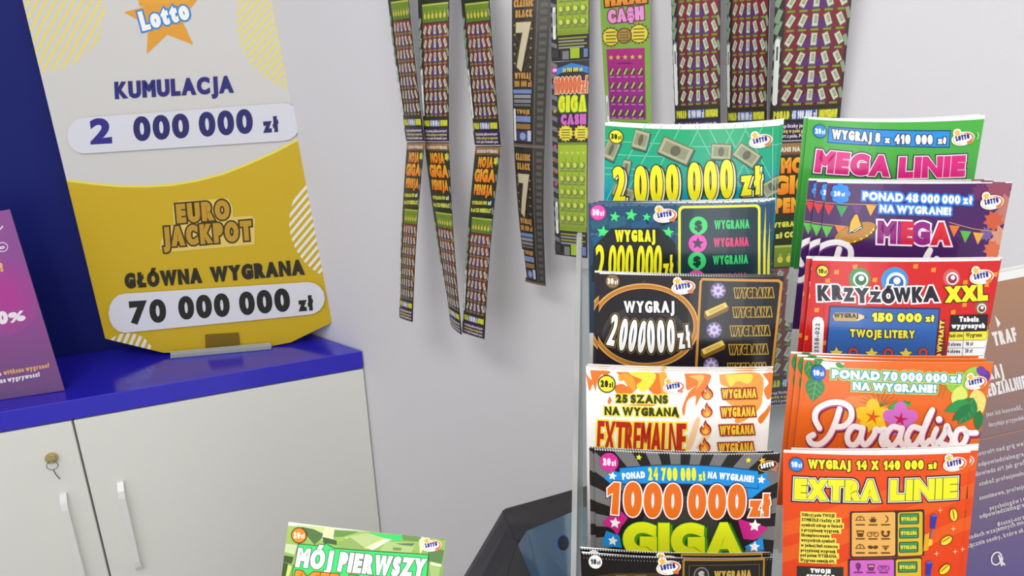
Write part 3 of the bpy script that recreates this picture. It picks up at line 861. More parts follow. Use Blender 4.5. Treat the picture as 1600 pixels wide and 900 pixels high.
def teeth(A, p0, p1, n, col, r=1.5):
    for i in range(n):
        t = (i + .5) / n
        A.ell(p0[0] + (p1[0] - p0[0]) * t, p0[1] + (p1[1] - p0[1]) * t, r, r * .8, col, n=6); A.k -= 1
    A.k += 1
WHITE, BLACK = (250, 250, 248), (26, 22, 24)

# --- left column
def l1(A):
    A.poly([(930, 198), (1240, 198), (1240, 480), (930, 480)], (26, 172, 112), (26, 120, 196))
    A.rect(930, 196, 1240, 250, (24, 170, 110), (22, 168, 130)); A.rect(930, 250, 1240, 330, (22, 168, 130), (26, 148, 198))
    g = (124, 206, 176)
    for x in (975, 1000, 1030, 1060, 1115, 1135, 1160): A.line([(x + 34, 190), (x - 36, 330)], 1.2, g); A.k -= 1
    for x in (1085, 1105, 1130, 1160): A.line([(x, 190), (x + 50, 290)], 1.2, g); A.k -= 1
    for y in (219, 240, 262, 272): A.line([(940, y), (1060, y + 1)], 1.2, g); A.k -= 1
    A.line([(1080, 224), (1230, 226)], 1.2, g)
    for x, y, w, h, r in ((955, 233, 20, 34, 22), (1001, 215, 24, 32, 14), (1055, 231, 52, 30, 24), (1126, 233, 32, 26, 4), (1166, 240, 40, 26, 36), (978, 262, 12, 30, 10), (975, 300, 36, 20, 20), (1205, 292, 32, 24, -30)):
        A.bill(x + 1.5, y + 2.5, w, h, r, (24, 116, 120), False); A.bill(x, y, w, h, r)
    yel, cr = (252, 238, 40), (250, 244, 190)
    segs = (('2', 956, 319, 977, 318, 59), ('000', 991, 318, 1060, 313, 60), ('000', 1074, 312, 1145, 307, 61), ('zł', 1157, 305, 1189, 303, 46))
    for t, x0, y0, x1, y1, h in segs: A.text(t, x0 + 3, y0 + 2, x1 + 4, y1 + 2, h, cr, bold=2.5, out=[(2.2, (44, 40, 20))], sl=.06, sp=.14)
    for t, x0, y0, x1, y1, h in segs: A.text(t, x0, y0, x1, y1, h, yel, bold=2.5, out=[(1.5, (44, 40, 20))], sl=.06, sp=.14)
    A.price(962.7, 212, 11.5, '30', (250, 234, 40), (60, 54, 20), (64, 56, 20))
    A.lotto(1188, 217, 36)
    A.line([(1207, 198), (1206, 330)], .8, (180, 226, 210))
t1 = ticket(0, (945.5, 191), (1219, 195), l1, 'teal scratch ticket with falling banknotes and yellow 2 000 000 zł, front of its pack', None, sag=.0022)
behind(t1, [(.0022, .0004, .0016)], ['second teal banknote ticket, just peeping out behind the front one'])
def l2(A):
    A.rect(900, 316, 1240, 520, (34, 78, 112), (26, 56, 84))
    rng = random.Random(5)
    for i in range(16):
        x, y = rng.uniform(920, 1060), rng.uniform(322, 430)
        A.poly([(x, y), (x + 26, y - 10), (x + 30, y + 4), (x + 4, y + 14)], [(30, 90, 130), (22, 50, 70), (42, 96, 120)][i % 3]); A.k -= 1
    A.k += 1
    for y in (322, 368): A.text('zdrapka zdrapka zdrapka zdrapka zdrapka', 922, y, 1200, y - 3, 6, (78, 112, 134), bold=.5)
    teeth(A, (922, 316), (1206, 312.5), 70, (226, 232, 232), 1.3)
    for x, y, r in ((960.5, 338, 8.6), (986, 335, 10), (1010, 338, 7), (942, 362, 10.5), (1043.5, 361.5, 9.5)): A.star(x, y, r, (72, 232, 116), 8, .44)
    A.poly([(955, 356), (1030, 355), (1056, 380), (1056, 440), (924, 440), (928, 385)], (28, 38, 36))
    yel = (248, 242, 40)
    A.text('WYGRAJ', 961, 377, 1023.5, 376, 18.5, yel, bold=1.5, out=[(2, BLACK)])
    for t, x0, x1 in (('2', 931, 946), ('000', 950, 989), ('000', 994, 1033), ('zł', 1036, 1052)):
        A.text(t, x0, 438, x1, 437, 55 if t != 'zł' else 41, yel, bold=1.2, out=[(2, BLACK)], sl=.05, sp=.10)
    A.rrect(1059, 319.5, 1188, 470, 8, (238, 236, 60), -.012); A.rrect(1063, 323.5, 1184, 470, 6, (30, 54, 66), -.012)
    gr, pk = (62, 214, 116), (232, 84, 186)
    for y, c, s in ((351, gr, '$'), (378.6, pk, '*'), (406, gr, '$'), (434, pk, '*')):
        x = 1090.4 - (y - 351) * .04
        A.circ(x, y, 14.2, c)
        if s == '$': A.text('$', x - 6, y + 8, x + 6, y + 8, 16, (24, 62, 56), bold=1.3)
        else: A.star(x, y, 10, (60, 34, 76), 4, .45)
        A.text('WYGRANA', x + 25, y + 6, x + 80, y + 5, 14, gr if c == gr else (236, 62, 120), bold=.8)
    A.price(934.5, 331.5, 12.8, '30', (240, 84, 178), (250, 236, 244), (170, 60, 130))
    A.lotto(1038.6, 334, 36)
t2 = ticket(1, (919, 317), (1197, 312), l2, 'dark blue scratch ticket with green stars and yellow-framed WYGRANA column, front of its pack', None)
behind(t2, [(.0032, .0002, .0016), (.0058, .0005, .0034)], ['second dark blue green-star ticket, its right edge showing behind the front one', 'rearmost dark blue green-star ticket, only its far right edge showing'])
def l3(A):
    A.rect(900, 428, 1240, 700, (40, 32, 38), (34, 28, 44))
    rng = random.Random(8)
    for i in range(26): A.star(rng.uniform(940, 1215), rng.uniform(436, 570), rng.uniform(1, 2), (96, 96, 120), 0, .4, 4)
    teeth(A, (938, 427), (1224, 430), 72, (232, 230, 226), 1.3)
    A.ell(1007, 508, 76, 57, (30, 26, 30)); A.ell(1007, 520, 66, 44, (56, 54, 56)); A.ell(1007, 527, 64, 40, (38, 34, 38))
    A.ring(1007, 507, 80, 62, 8, (190, 124, 48), 0, 360, 0, 60); A.ring(1007, 507, 83, 65, 2, (232, 178, 96), 0, 360, 0, 60); A.ring(1007, 507, 76.5, 58.5, 1.4, (226, 170, 92), 0, 360, 0, 60)
    A.text('WYGRAJ', 975, 487, 1053, 486, 18, WHITE, bold=1.2, out=[(2, BLACK)], sp=.2)
    for t, x0, y0, x1, y1, h in (('2', 947, 538, 959, 540, 49), ('000', 965, 545, 1006, 549, 49), ('000', 1011, 549, 1054, 547, 50), ('zł', 1060, 543, 1080, 540, 36)):
        A.text(t, x0, y0, x1, y1, h, WHITE, bold=1.5, out=[(1.8, BLACK), (2.8, (150, 118, 46))], sl=.03, sp=.12)
    gd = (206, 148, 66)
    A.poly([(1096, 432), (1217, 436), (1223, 441), (1207, 590), (1084, 590), (1092, 437)], gd); A.poly([(1097, 436), (1215, 440), (1218.5, 443), (1203, 590), (1088, 590), (1095.5, 440)], (34, 30, 34))
    for x, y in ((1121, 452), (1115, 513), (1110, 568)):
        A.ell(x, y, 12, 12.5, (112, 98, 138)); A.star(x, y, 12, (196, 180, 222), 0, .55, 8); A.ell(x, y, 5.5, 5.5, (226, 214, 240)); A.star(x, y, 5, (150, 130, 182), 20, .5, 6)
    for x, y in ((1119, 484), (1114, 543)):
        A.poly([(x - 20, y + 1), (x + 14, y - 14), (x + 19, y - 6), (x + 17, y), (x - 15, y + 14), (x - 20, y + 9)], (132, 96, 30)); A.poly([(x - 19, y), (x + 13, y - 14), (x + 17, y - 7), (x - 15, y + 8)], (232, 206, 106)); A.poly([(x - 13, y), (x + 10, y - 10), (x + 12, y - 6), (x - 11, y + 4)], (206, 172, 76))
    for x0, x1, y in ((1146, 1208, 463), (1144, 1205, 493), (1140, 1202, 522), (1138, 1199, 551), (1136, 1197, 580)):
        A.text('WYGRANA', x0, y, x1, y + .5, 14.5, (44, 34, 26), bold=1.0, out=[(1.4, (196, 158, 56))], sl=.03)
    A.price(957, 438.5, 11.5, '30', (136, 112, 76), (240, 232, 216), (92, 74, 50))
    A.lotto(1067, 445, 36)
t3 = ticket(2, (937, 425), (1225, 429.5), l3, 'black scratch ticket with gold oval, diamonds and gold bars, front of its pack', None)
behind(t3, [(-.0028, .0003, .0016)], ['second black gold-oval ticket, its left edge showing behind the front one'])
def flame(A, x, y, r, cols, rot=0):
    P = [(0, -1.1), (.18, -.62), (.55, -.3), (.8, .15), (.72, .62), (.38, .95), (0, 1.03), (-.4, .95), (-.74, .6), (-.78, .12), (-.5, -.3), (-.36, .02), (-.2, -.05), (-.26, -.5)]
    for s, c in zip((1, .78, .46), cols):
        q = np.array(P) * r * s; q[:, 1] += r * (1 - s) * .72
        a = RAD(rot); A.poly(np.stack([x + q[:, 0] * math.cos(a) - q[:, 1] * math.sin(a), y + q[:, 0] * math.sin(a) + q[:, 1] * math.cos(a)], 1), c)
def l4(A):
    W2, og, yl = (252, 250, 246), (236, 126, 40), (252, 216, 70)
    A.rect(900, 572, 1240, 760, W2)
    def q(pts): return [(900 + x / 4.571, 565 + y / 4.571) for x, y in pts]
    for P, c in (([(100, 60), (240, 62), (215, 95), (180, 90), (150, 150), (140, 205), (120, 160), (96, 210), (75, 110), (76, 90), (110, 130)], og),
                 ([(285, 66), (560, 66), (640, 90), (620, 200), (560, 225), (470, 150), (400, 215), (300, 225), (275, 170), (330, 150), (370, 170), (330, 110)], og),
                 ([(370, 66), (555, 66), (550, 140), (480, 205), (430, 160), (470, 120), (400, 90)], (254, 232, 70)),
                 ([(300, 90), (360, 75), (420, 130), (410, 200), (350, 130), (310, 130)], (250, 168, 50)),
                 ([(590, 66), (640, 66), (660, 190), (620, 230), (600, 150)], (250, 178, 60)),
                 ([(770, 72), (945, 76), (950, 130), (880, 250), (850, 300), (850, 230), (790, 270), (770, 370), (755, 320), (800, 210), (850, 160), (790, 190), (780, 120)], og),
                 ([(800, 90), (900, 80), (905, 120), (850, 190), (870, 130)], (252, 190, 96)),
                 ([(1020, 80), (1310, 80), (1330, 250), (1300, 340), (1190, 420), (1130, 420), (1150, 340), (1060, 260), (1090, 180), (1030, 150)], (244, 164, 70)),
                 ([(1060, 84), (1250, 84), (1230, 150), (1150, 130), (1100, 170)], (254, 220, 80)),
                 ([(1330, 84), (1410, 84), (1405, 220), (1370, 270), (1340, 200), (1375, 150)], og),
                 ([(1385, 300), (1380, 360), (1320, 440), (1300, 400), (1350, 350)], og), ([(240, 240), (255, 270), (240, 296), (225, 280)], og),
                 ([(330, 300), (540, 302), (540, 290), (400, 296)], og), ([(780, 600), (850, 400), (880, 410), (820, 600)], (250, 206, 160)), ([(850, 600), (930, 480), (960, 500), (890, 600)], (252, 214, 170))):
        A.poly(spline(q(P + P[:1]), 4)[:-1], c)
    yo = [(1.7, (250, 236, 60))]
    A.text('25 SZANS', 962, 627.5, 1043, 627.5, 13.5, (58, 62, 20), bold=1.2, out=yo)
    A.text('NA WYGRANĄ', 944.5, 647, 1060, 647, 13.5, (58, 62, 20), bold=1.2, out=yo)
    A.text('EXTREMALNE', 932, 705, 1070, 707, 49, (190, 40, 30), bold=1.5, out=[(2.2, (254, 232, 50))], sl=.03, sp=.07)
    for x, y in ((1104.5, 611), (1103.5, 638.5), (1101.5, 666), (1100, 693)): flame(A, x, y - 1, 11.5, ((150, 30, 20), (240, 130, 40), (252, 196, 80)))
    for x0, x1, y in ((1127.5, 1181, 620), (1126, 1179.5, 648.5), (1124, 1177.5, 676.5), (1122, 1177, 704)):
        A.text('WYGRANA', x0, y, x1, y, 14.5, (252, 214, 60), bold=.85, out=[(2.2, (166, 48, 22))])
    A.price(948, 598, 14, '20', (252, 236, 50), (40, 40, 30), (52, 58, 30))
    A.lotto(1052, 600, 33)
t4 = ticket(3, (916, 575), (1208, 580), l4, 'white scratch ticket with orange flames and red EXTREMALNE lettering, front of its pack', None)
behind(t4, [(-.0003, .0006, .0015), (.0006, .0011, .0034)], ['second white flame ticket, its torn top edge showing behind the front one', 'rearmost white flame ticket, topmost paper edge of its pack'])
def l5(A):
    A.rect(890, 700, 1240, 960, (30, 27, 26))
    c = A3(1062, 822)
    for i in range(22):
        a0, a1 = (i * 2 * PI / 22, (i + .52) * 2 * PI / 22)
        A.poly([c, c + A3(math.cos(a0), math.sin(a0)) * 260, c + A3(math.cos(a1), math.sin(a1)) * 260], (118, 116, 116)); A.k -= 1
    A.k += 1
    A.ell(1062, 822, 112, 88, (30, 27, 26)); A.ell(1062, 822, 60, 52, (60, 57, 56))
    teeth(A, (920, 702), (1216, 708), 74, (230, 230, 228), 1.3)
    q = lambda pts: [(890 + x / 4.286, 690 + y / 4.286) for x, y in pts]
    bl, mg = (24, 146, 224), (206, 36, 140)
    A.poly(q([(230, 240), (290, 195), (345, 195), (345, 270), (300, 300)]), bl); A.poly(q([(1255, 215), (1330, 200), (1310, 240), (1350, 275), (1190, 390), (1190, 300)]), bl)
    up, lo = [], []
    for t in np.linspace(0, 1, 14):
        x = 336 + t * 924; up.append((x, 172 + 22 * t - 42 * 4 * t * (1 - t) * .95)); lo.append((x - 3, 274 + 30 * t - 42 * 4 * t * (1 - t) * .62))
    A.poly(q([(x, y - 7) for x, y in up] + [(x + 6, y + 7) for x, y in lo[::-1]]), (18, 66, 110)); A.poly(q(up + lo[::-1]), bl)
    A.text('PONAD', 972.5, 747.5, 1008, 743.5, 10.5, WHITE, bold=.9, arch=.5)
    for t, x0, x1 in (('24', 1012.5, 1028), ('700', 1033, 1058), ('000', 1063, 1087), ('zł', 1091, 1101.5)):
        A.text(t, x0, 747, x1, 746.5, 20 if t != 'zł' else 14, (240, 240, 50), bold=1.2)
    A.text('NA WYGRANE!', 1104.5, 743, 1176.5, 752, 10.5, WHITE, bold=.9, arch=.6)
    for x, y, r, cl in ((957, 742, 7, WHITE), (1189, 748, 7, WHITE)): A.star(x, y, r, cl, 8, .48)
    for x, y, r in ((998, 711.5, 5), (1168.5, 716.5, 5)): A.star(x, y, r, (244, 232, 60), 8, .48)
    for P in ([(215, 545), (270, 490), (345, 455), (390, 500), (345, 560), (320, 620), (290, 580)], [(1120, 500), (1330, 570), (1240, 650), (1160, 640)]): A.poly(q(P), mg)
    for P in ([(245, 590), (335, 620), (350, 700), (215, 690)], [(1170, 690), (1290, 630), (1300, 720), (1180, 710)]): A.poly(q(P), bl)
    for x, y, r in ((961, 815, 9), (1178.5, 819, 10), (957.5, 843, 8), (1178, 852, 9)): A.star(x, y, r, WHITE, 6, .5)
    og = (232, 112, 30); oo = [(1.9, WHITE), (3.2, (90, 20, 40))]
    for t, x0, x1, y0, y1, h in (('1', 947, 966, 801, 802, 50), ('000', 974, 1064, 803, 805, 53), ('000', 1074, 1164, 805, 806, 52), ('zł', 1170, 1203, 805, 806, 36)):
        A.text(t, x0, y0, x1, y1, h, og, bold=3.6 if t != '1' else 3.0, out=oo, sp=.10)
    for dx, dy, cc, ou in ((4, 3, (86, 160, 40), [(2.5, (34, 90, 40))]), (0, 0, (238, 248, 34), [(1.2, (60, 140, 40))])):
        A.text('GIGA', 973 + dx, 866 + dy, 1158 + dx, 866 + dy, 54, cc, bold=5.6, out=ou, sp=.06)
    A.price(951.8, 720, 14.5, '20', (214, 46, 150), (250, 236, 246))
    A.lotto(1199, 725, 34, True)
t5 = ticket(4, (929, 701), (1219, 707.5), l5, 'grey sunburst scratch ticket with orange 1000000 zł and yellow GIGA, front of pack', None)
behind(t5, [(-.0030, .0004, .0015)], ['second sunburst ticket, its left edge showing behind the front one'])
def l6(A):
    A.rect(890, 864, 1240, 1100, (22, 18, 18))
    teeth(A, (910, 865), (1206, 868), 72, (226, 224, 220), 1.2); teeth(A, (910, 871), (1206, 874), 60, (170, 168, 164), .8)
    A.poly([(932, 898), (962, 892), (1030, 890), (1040, 900), (1040, 960), (930, 960)], (64, 50, 24)); A.poly([(962, 895), (1010, 893), (1012, 960), (960, 960)], (110, 90, 44)); A.ell(986, 897, 7, 5, (90, 60, 30))
    gd = (168, 124, 40)
    A.poly([(1066, 868), (1195, 871), (1192, 1000), (1064, 1000)], gd); A.poly([(1069, 871), (1192, 874), (1189, 1000), (1067, 1000)], (30, 26, 24))
    A.line([(1074, 1000), (1076, 878), (1186, 880), (1184, 1000)], 1.2, (110, 90, 54))
    A.circ(1095, 893, 12, (120, 118, 112)); A.circ(1095, 893, 10, (44, 42, 42)); A.text('$', 1090, 900, 1100, 900, 13, (180, 178, 170), bold=1)
    A.text('WYGRANA', 1115, 899.5, 1173, 900, 12, (196, 158, 70), bold=1.0)
    A.price(930.3, 876, 10.6, '10', (240, 240, 238), (50, 46, 44))
    A.lotto(1044, 880, 37)
t6 = ticket(5, (909, 862), (1207, 866), l6, 'black scratch ticket with thin gold frame and white badge, lowest in the left column', None)
behind(t6, [(-.0008, .0018, .0016)], ['second black gold-frame ticket, its perforated top edge showing behind the lowest one'])

# --- right column
def r1(A):
    A.rect(1230, 186, 1560, 420, (76, 176, 66), (52, 148, 60))
    A.poly([(1293.5, 195), (1484.5, 200.5), (1482.5, 229), (1292, 221.5)], (30, 60, 120)); A.poly([(1295, 197), (1483, 202.5), (1481, 227), (1293.5, 220)], (40, 146, 226))
    A.text('WYGRAJ', 1299, 215, 1360, 218, 15.5, WHITE, bold=1.4, out=[(1.4, (30, 40, 90))])
    for t, x0, x1, y in (('8', 1365, 1373, 218.5), ('x', 1380, 1388, 219.5), ('410', 1395, 1420, 221), ('000', 1428, 1455, 222), ('zł', 1463, 1476.5, 222)):
        A.text(t, x0, y, x1, y + .5, 15.5 if t not in ('x', 'zł') else 11, WHITE, bold=1.4, out=[(1.4, (30, 40, 90))])
    oo = [(1.6, (250, 236, 240)), (3.2, (60, 30, 80))]
    A.text('MEGA', 1271, 268.5, 1386, 274, 36, (224, 34, 132), bold=3.4, out=oo, sl=.08, sp=.05, h1=34)
    A.text('LINIE', 1400, 276, 1506, 275.5, 34, (224, 34, 132), bold=3.4, out=oo, sl=.08, sp=.05)
    A.price(1280.5, 203.7, 11, '20', (46, 140, 220), (236, 244, 250), (20, 76, 120))
    A.lotto(1503, 213.5, 36)
    A.line([(1526, 206), (1528, 211), (1526, 217)], 1.4, (206, 236, 190))
t = ticket(0, (1263, 184), (1537, 191), r1, 'green scratch ticket with pink MEGA LINIE lettering, highest in the right column', None, sag=.0016)
behind(t, [(-.0020, .0006, .0016)], ['second green lettering ticket, its left and top edges showing behind the highest front one'])
def bunt(A, pts): 
    for x, y, r, c in pts: A.poly([(x - r, y - r * .9), (x + r, y - r * .7), (x - r * .1, y + r * 1.3)], c)
def r2(A):
    A.rect(1230, 286, 1620, 520, (74, 28, 96), (66, 22, 92))
    for x, y, r, c in ((1560, 300, 26, (150, 74, 96)), (1578, 330, 30, (190, 120, 110)), (1552, 345, 18, (206, 92, 60)), (1566, 372, 22, (214, 150, 120)), (1550, 390, 16, (220, 110, 70)), (1530, 300, 16, (110, 44, 96)), (1540, 365, 12, (120, 90, 150)), (1580, 395, 18, (206, 160, 150))):  # orange and pink highlight blotches painted into the right side of the print
        A.star(x, y, r, c, 20, .66, 9)
    A.line([(1268, 316), (1318, 318), (1372, 319)], 1.2, (200, 150, 90)); A.line([(1264, 348), (1330, 354), (1372, 350)], 1.2, (200, 150, 90)); A.line([(1480, 346), (1520, 357), (1552, 361)], 1.2, (200, 150, 90))
    bunt(A, [(1271, 325, 8, (210, 50, 50)), (1295, 326, 8, (220, 46, 50)), (1314.5, 328, 8.5, (52, 160, 84)), (1338, 327, 8, (96, 44, 130)), (1359, 326, 8, (240, 170, 50)),
             (1268, 358, 8, (90, 180, 60)), (1292, 360, 8.5, (90, 190, 64)), (1312, 359, 8, (236, 130, 40)), (1488.5, 358, 8.5, (230, 120, 50)), (1506.5, 367, 9, (96, 186, 70)), (1527, 370, 9, (236, 170, 70))])
    glow = [(2.2, (52, 140, 226)), (3.4, (50, 70, 170))]
    A.text('PONAD 48 000 000 zł', 1346, 311.5, 1517, 318.5, 13, WHITE, bold=1.1, out=glow)
    A.text('NA WYGRANE!', 1372, 330.5, 1483, 335, 12, WHITE, bold=1.1, out=glow)
    A.text('MEGA', 1368, 379, 1482, 382.5, 36, (150, 30, 130), bold=3.2, out=[(2.6, (250, 238, 244))], sp=.06)
    A.text('E', 1404.5, 380, 1425, 380.6, 36, (214, 36, 70), bold=3.2); A.text('A', 1452, 381.5, 1482, 382.5, 36, (222, 36, 56), bold=3.2)
    A.ell(1335, 364, 35, 15, (70, 40, 24), -22); A.ell(1334.5, 363, 33.5, 13.5, (190, 132, 42), -22)
    for i in range(8):
        a = RAD(20 + i * 20); x, y = math.cos(a) * 30, math.sin(a) * 11; A.star(1335 + x * .93 + y * .37, 364 - x * .37 + y * .93, 2.6, (246, 226, 70), 20 * i, .5, 3)
    A.poly([(1323, 364), (1326, 345), (1333, 333), (1339, 332), (1343, 343), (1347, 354)], (80, 46, 20)); A.poly([(1325, 362), (1328, 346), (1334, 335), (1338, 334), (1341, 344), (1345, 354)], (232, 182, 56))
    A.line([(1324, 362), (1335, 360), (1346, 353)], 4, (50, 60, 60)); A.line([(1325, 362), (1330, 359), (1334, 361), (1340, 356), (1345, 354)], 1.1, WHITE)
    script_word(A, 1240, 275, 4.444, -30, 138, 48, (120, 60, 150)); script_word(A, 1240, 275, 4.444, -34, 130, 40)
    fl = (44, 140, 232)
    for k in range(8): A.ell(1312 + 10 * math.cos(k * PI / 4), 302 + 11 * math.sin(k * PI / 4), 5.5, 5.5, fl, n=12)
    A.circ(1312, 302, 11, fl); A.text('20', 1302, 306, 1312, 306, 8, WHITE, bold=.8); A.text('zł', 1313.5, 306, 1319, 306, 6, WHITE, bold=.5)
    A.lotto(1548, 314, 37)
t = ticket(1, (1293, 283), (1580, 294), r2, 'purple scratch ticket with sombrero, bunting and MEGA lettering, front of its pack', None)
behind(t, [(-.0052, .0004, .0016), (-.0092, .0009, .0034)], ['second purple sombrero ticket, its left edge showing behind the front one', 'rearmost purple sombrero ticket, farthest to the left in its pack'])
def r3(A):
    A.rect(1230, 407, 1600, 640, (214, 32, 32), (206, 26, 30))
    q = lambda pts: [(1240 + x / 4.444, 395 + y / 4.444) for x, y in pts]
    rng = random.Random(4)
    for x, y in ((295, 130), (235, 190), (555, 180), (835, 85), (1185, 200), (160, 395), (100, 300), (85, 590), (70, 460), (210, 620), (1100, 405), (1180, 355), (1340, 220), (1400, 150), (420, 90), (960, 110), (200, 300), (1355, 520), (1350, 640), (985, 640)):
        A.poly(q([(x - 15, y - 12), (x + 16, y - 16), (x + 12, y + 16), (x - 18, y + 14)]), (244, 152, 40)); A.k -= 1
    A.k += 1
    for x, y, r, c, c2 in ((450, 170, 72, (70, 150, 84), (34, 110, 60)), (690, 185, 94, (66, 150, 214), (36, 100, 180)), (1085, 165, 60, (216, 96, 96), (150, 40, 70)), (1298, 378, 46, (150, 96, 60), (110, 60, 40))):
        X, Y, r = 1240 + x / 4.444, 395 + y / 4.444, r / 4.444
        A.circ(X, Y, r, c); A.circ(X + r * .1, Y + r * .1, r * .72, (238, 240, 238)); A.circ(X + r * .1, Y + r * .15, r * .54, c2); A.circ(X + r * .16, Y, r * .26, WHITE)
    oo = [(2.4, WHITE)]
    for ch, x0, x1, y, h in (('K', 1277, 1296, 470, 25), ('R', 1299, 1315, 468, 24), ('Z', 1317, 1333, 470, 22), ('Y', 1335, 1355, 472, 24), ('Z', 1357, 1374, 471, 18), ('Ó', 1375, 1396, 472, 23), ('W', 1394, 1421, 470, 23), ('K', 1422, 1440, 471, 25), ('A', 1440, 1464, 470, 25)):
        A.text(ch, x0, y, x1, y - .5, h, (34, 28, 46), bold=2.4, out=oo)
    A.circ(1367, 448, 5, WHITE); A.circ(1367, 448, 2.8, (34, 28, 46))
    A.text('XXL', 1475, 471.5, 1543, 469, 26, (250, 236, 40), bold=3.0, out=[(1.6, (54, 40, 20))], sp=.06)
    A.poly(q([(245, 362), (1006, 374), (972, 740), (213, 715)]), (36, 44, 92)); A.poly(q([(254, 371), (996, 383), (964, 740), (223, 712)]), (54, 104, 178))
    A.poly(q([(265, 435), (280, 408), (430, 408), (500, 436), (430, 466), (280, 466)]), (196, 164, 106)); A.poly(q([(430, 408), (500, 436), (430, 466)]), (232, 206, 160)); A.poly(q([(480, 428), (505, 436), (480, 446)]), (50, 60, 110))
    A.text('WYGRAJ', 1302, 495, 1339, 494.5, 7.2, (60, 44, 24), bold=.7)
    yo = [(1.2, (40, 44, 60))]; yl = (248, 236, 70)
    A.text('150', 1360, 500, 1392, 500.5, 14, yl, bold=1.5, out=yo); A.text('000', 1399, 500.5, 1437, 501, 14, yl, bold=1.5, out=yo); A.text('zł', 1443, 500.5, 1457, 500.5, 11, yl, bold=1.3, out=yo)
    A.text('TWOJE LITERY', 1326, 524.5, 1426, 526, 12.5, yl, bold=.9, out=yo, sp=.17)
    for x in (290, 530, 765):
        X, Y = 1240 + x / 4.444, 395 + 690 / 4.444; A.star(X, Y, 12, (60, 60, 50), 0, .48); A.star(X, Y, 10.5, (238, 226, 84), 0, .48)
    for x in (405, 645, 885):
        X, Y = 1240 + x / 4.444, 395 + 690 / 4.444; A.ring(X, Y - 2, 5.6, 5.4, 5.6, (70, 40, 40), 150, 430); A.ring(X, Y - 2, 5.6, 5.4, 4, (196, 84, 70), 150, 430); A.line([(X + 2, Y + 2), (X - 1, Y + 9)], 4, (196, 84, 70))
    A.poly(q([(1002, 470), (1040, 455), (1040, 720), (990, 720)]), (120, 46, 30)); A.text('DO WYPŁATY', 1467, 565, 1473, 499, 7.5, (248, 232, 90), bold=.8)
    A.poly(q([(1080, 425), (1348, 425), (1340, 540), (1072, 538)]), (30, 24, 36)); A.text('Tabela', 1496, 501, 1528, 502, 8.5, WHITE, bold=.9); A.text('wygranych', 1484, 511, 1538, 512, 8, WHITE, bold=.9)
    A.poly(q([(1070, 540), (1338, 542), (1334, 606), (1062, 600)]), (246, 230, 60)); A.text('Ilość słów', 1480.5, 525, 1502, 525, 5.4, (50, 44, 20), bold=.35); A.text('Wygrana', 1507, 525, 1533, 525.5, 6.5, (50, 44, 20), bold=.4)
    A.poly(q([(1062, 600), (1334, 606), (1318, 770), (1044, 760)]), (246, 246, 246))
    for y in (598, 652, 706): A.line(q([(1060 - (y - 600) * .1, y), (1333 - (y - 600) * .1, y + 6)]), .7, (70, 70, 70))
    A.line(q([(1172, 542), (1160, 740)]), .8, (70, 70, 70))
    for y, a, b in ((538.5, '3 słowa', '10 zł'), (549.5, '4 słowa', '20 zł'), (561, '5 słów', '30 zł')):
        A.text(a, 1478.5 - (y - 538) * .1, y, 1499 - (y - 538) * .1, y + .3, 6, (60, 60, 60), bold=.35); A.text(b, 1507 - (y - 538) * .1, y, 1519 - (y - 538) * .1, y + .3, 6, (60, 60, 60), bold=.35)
    A.poly(q([(124, 720), (128, 470), (140, 446), (165, 438), (192, 446), (204, 472), (206, 500), (190, 800), (110, 800)]), (246, 244, 244))
    A.text('252558-022', 1277, 562, 1280, 504, 6.5, (90, 86, 90), bold=.35, sp=.3)
    A.price(1284.3, 422.8, 9.5, '10', (248, 226, 60), (60, 50, 20), (80, 40, 20))
    A.lotto(1532, 430, 38)
t = ticket(2, (1270, 403), (1562, 411), r3, 'red scratch ticket with bingo balls and KRZYŻÓWKA XXL lettering, front of its pack', None)
behind(t, [(.0014, .0006, .0016), (-.0024, .0002, .0032)], ['second red bingo-ball ticket, its right edge showing behind the front one', 'rearmost red bingo-ball ticket, its left edge showing'])
def leaf(A, x, y, L, w, rot, c, vein=None):
    a = RAD(rot); P = []
    for s in (1, -1):
        for t in (np.linspace(0, 1, 9) if s > 0 else np.linspace(1, 0, 9)[1:-1]): P.append((t * L, s * w * math.sin(PI * t ** .8)))
    f = lambda p: (x + p[0] * math.cos(a) - p[1] * math.sin(a), y + p[0] * math.sin(a) + p[1] * math.cos(a))
    A.poly([f(p) for p in P], c)
    if vein:
        A.line([f((0, 0)), f((L * .95, 0))], .9, vein)
        for t in (.25, .45, .65):
            for s in (1, -1): A.line([f((t * L, 0)), f(((t + .16) * L, s * w * .7))], .6, vein)
def flower(A, x, y, r, c, c2):
    for k in range(5):
        a = k * 2 * PI / 5 - .3; A.ell(x + r * .55 * math.cos(a), y + r * .55 * math.sin(a), r * .55, r * .42, c, math.degrees(a), 16)
    A.star(x, y, r * .5, c2, 10, .3, 5)
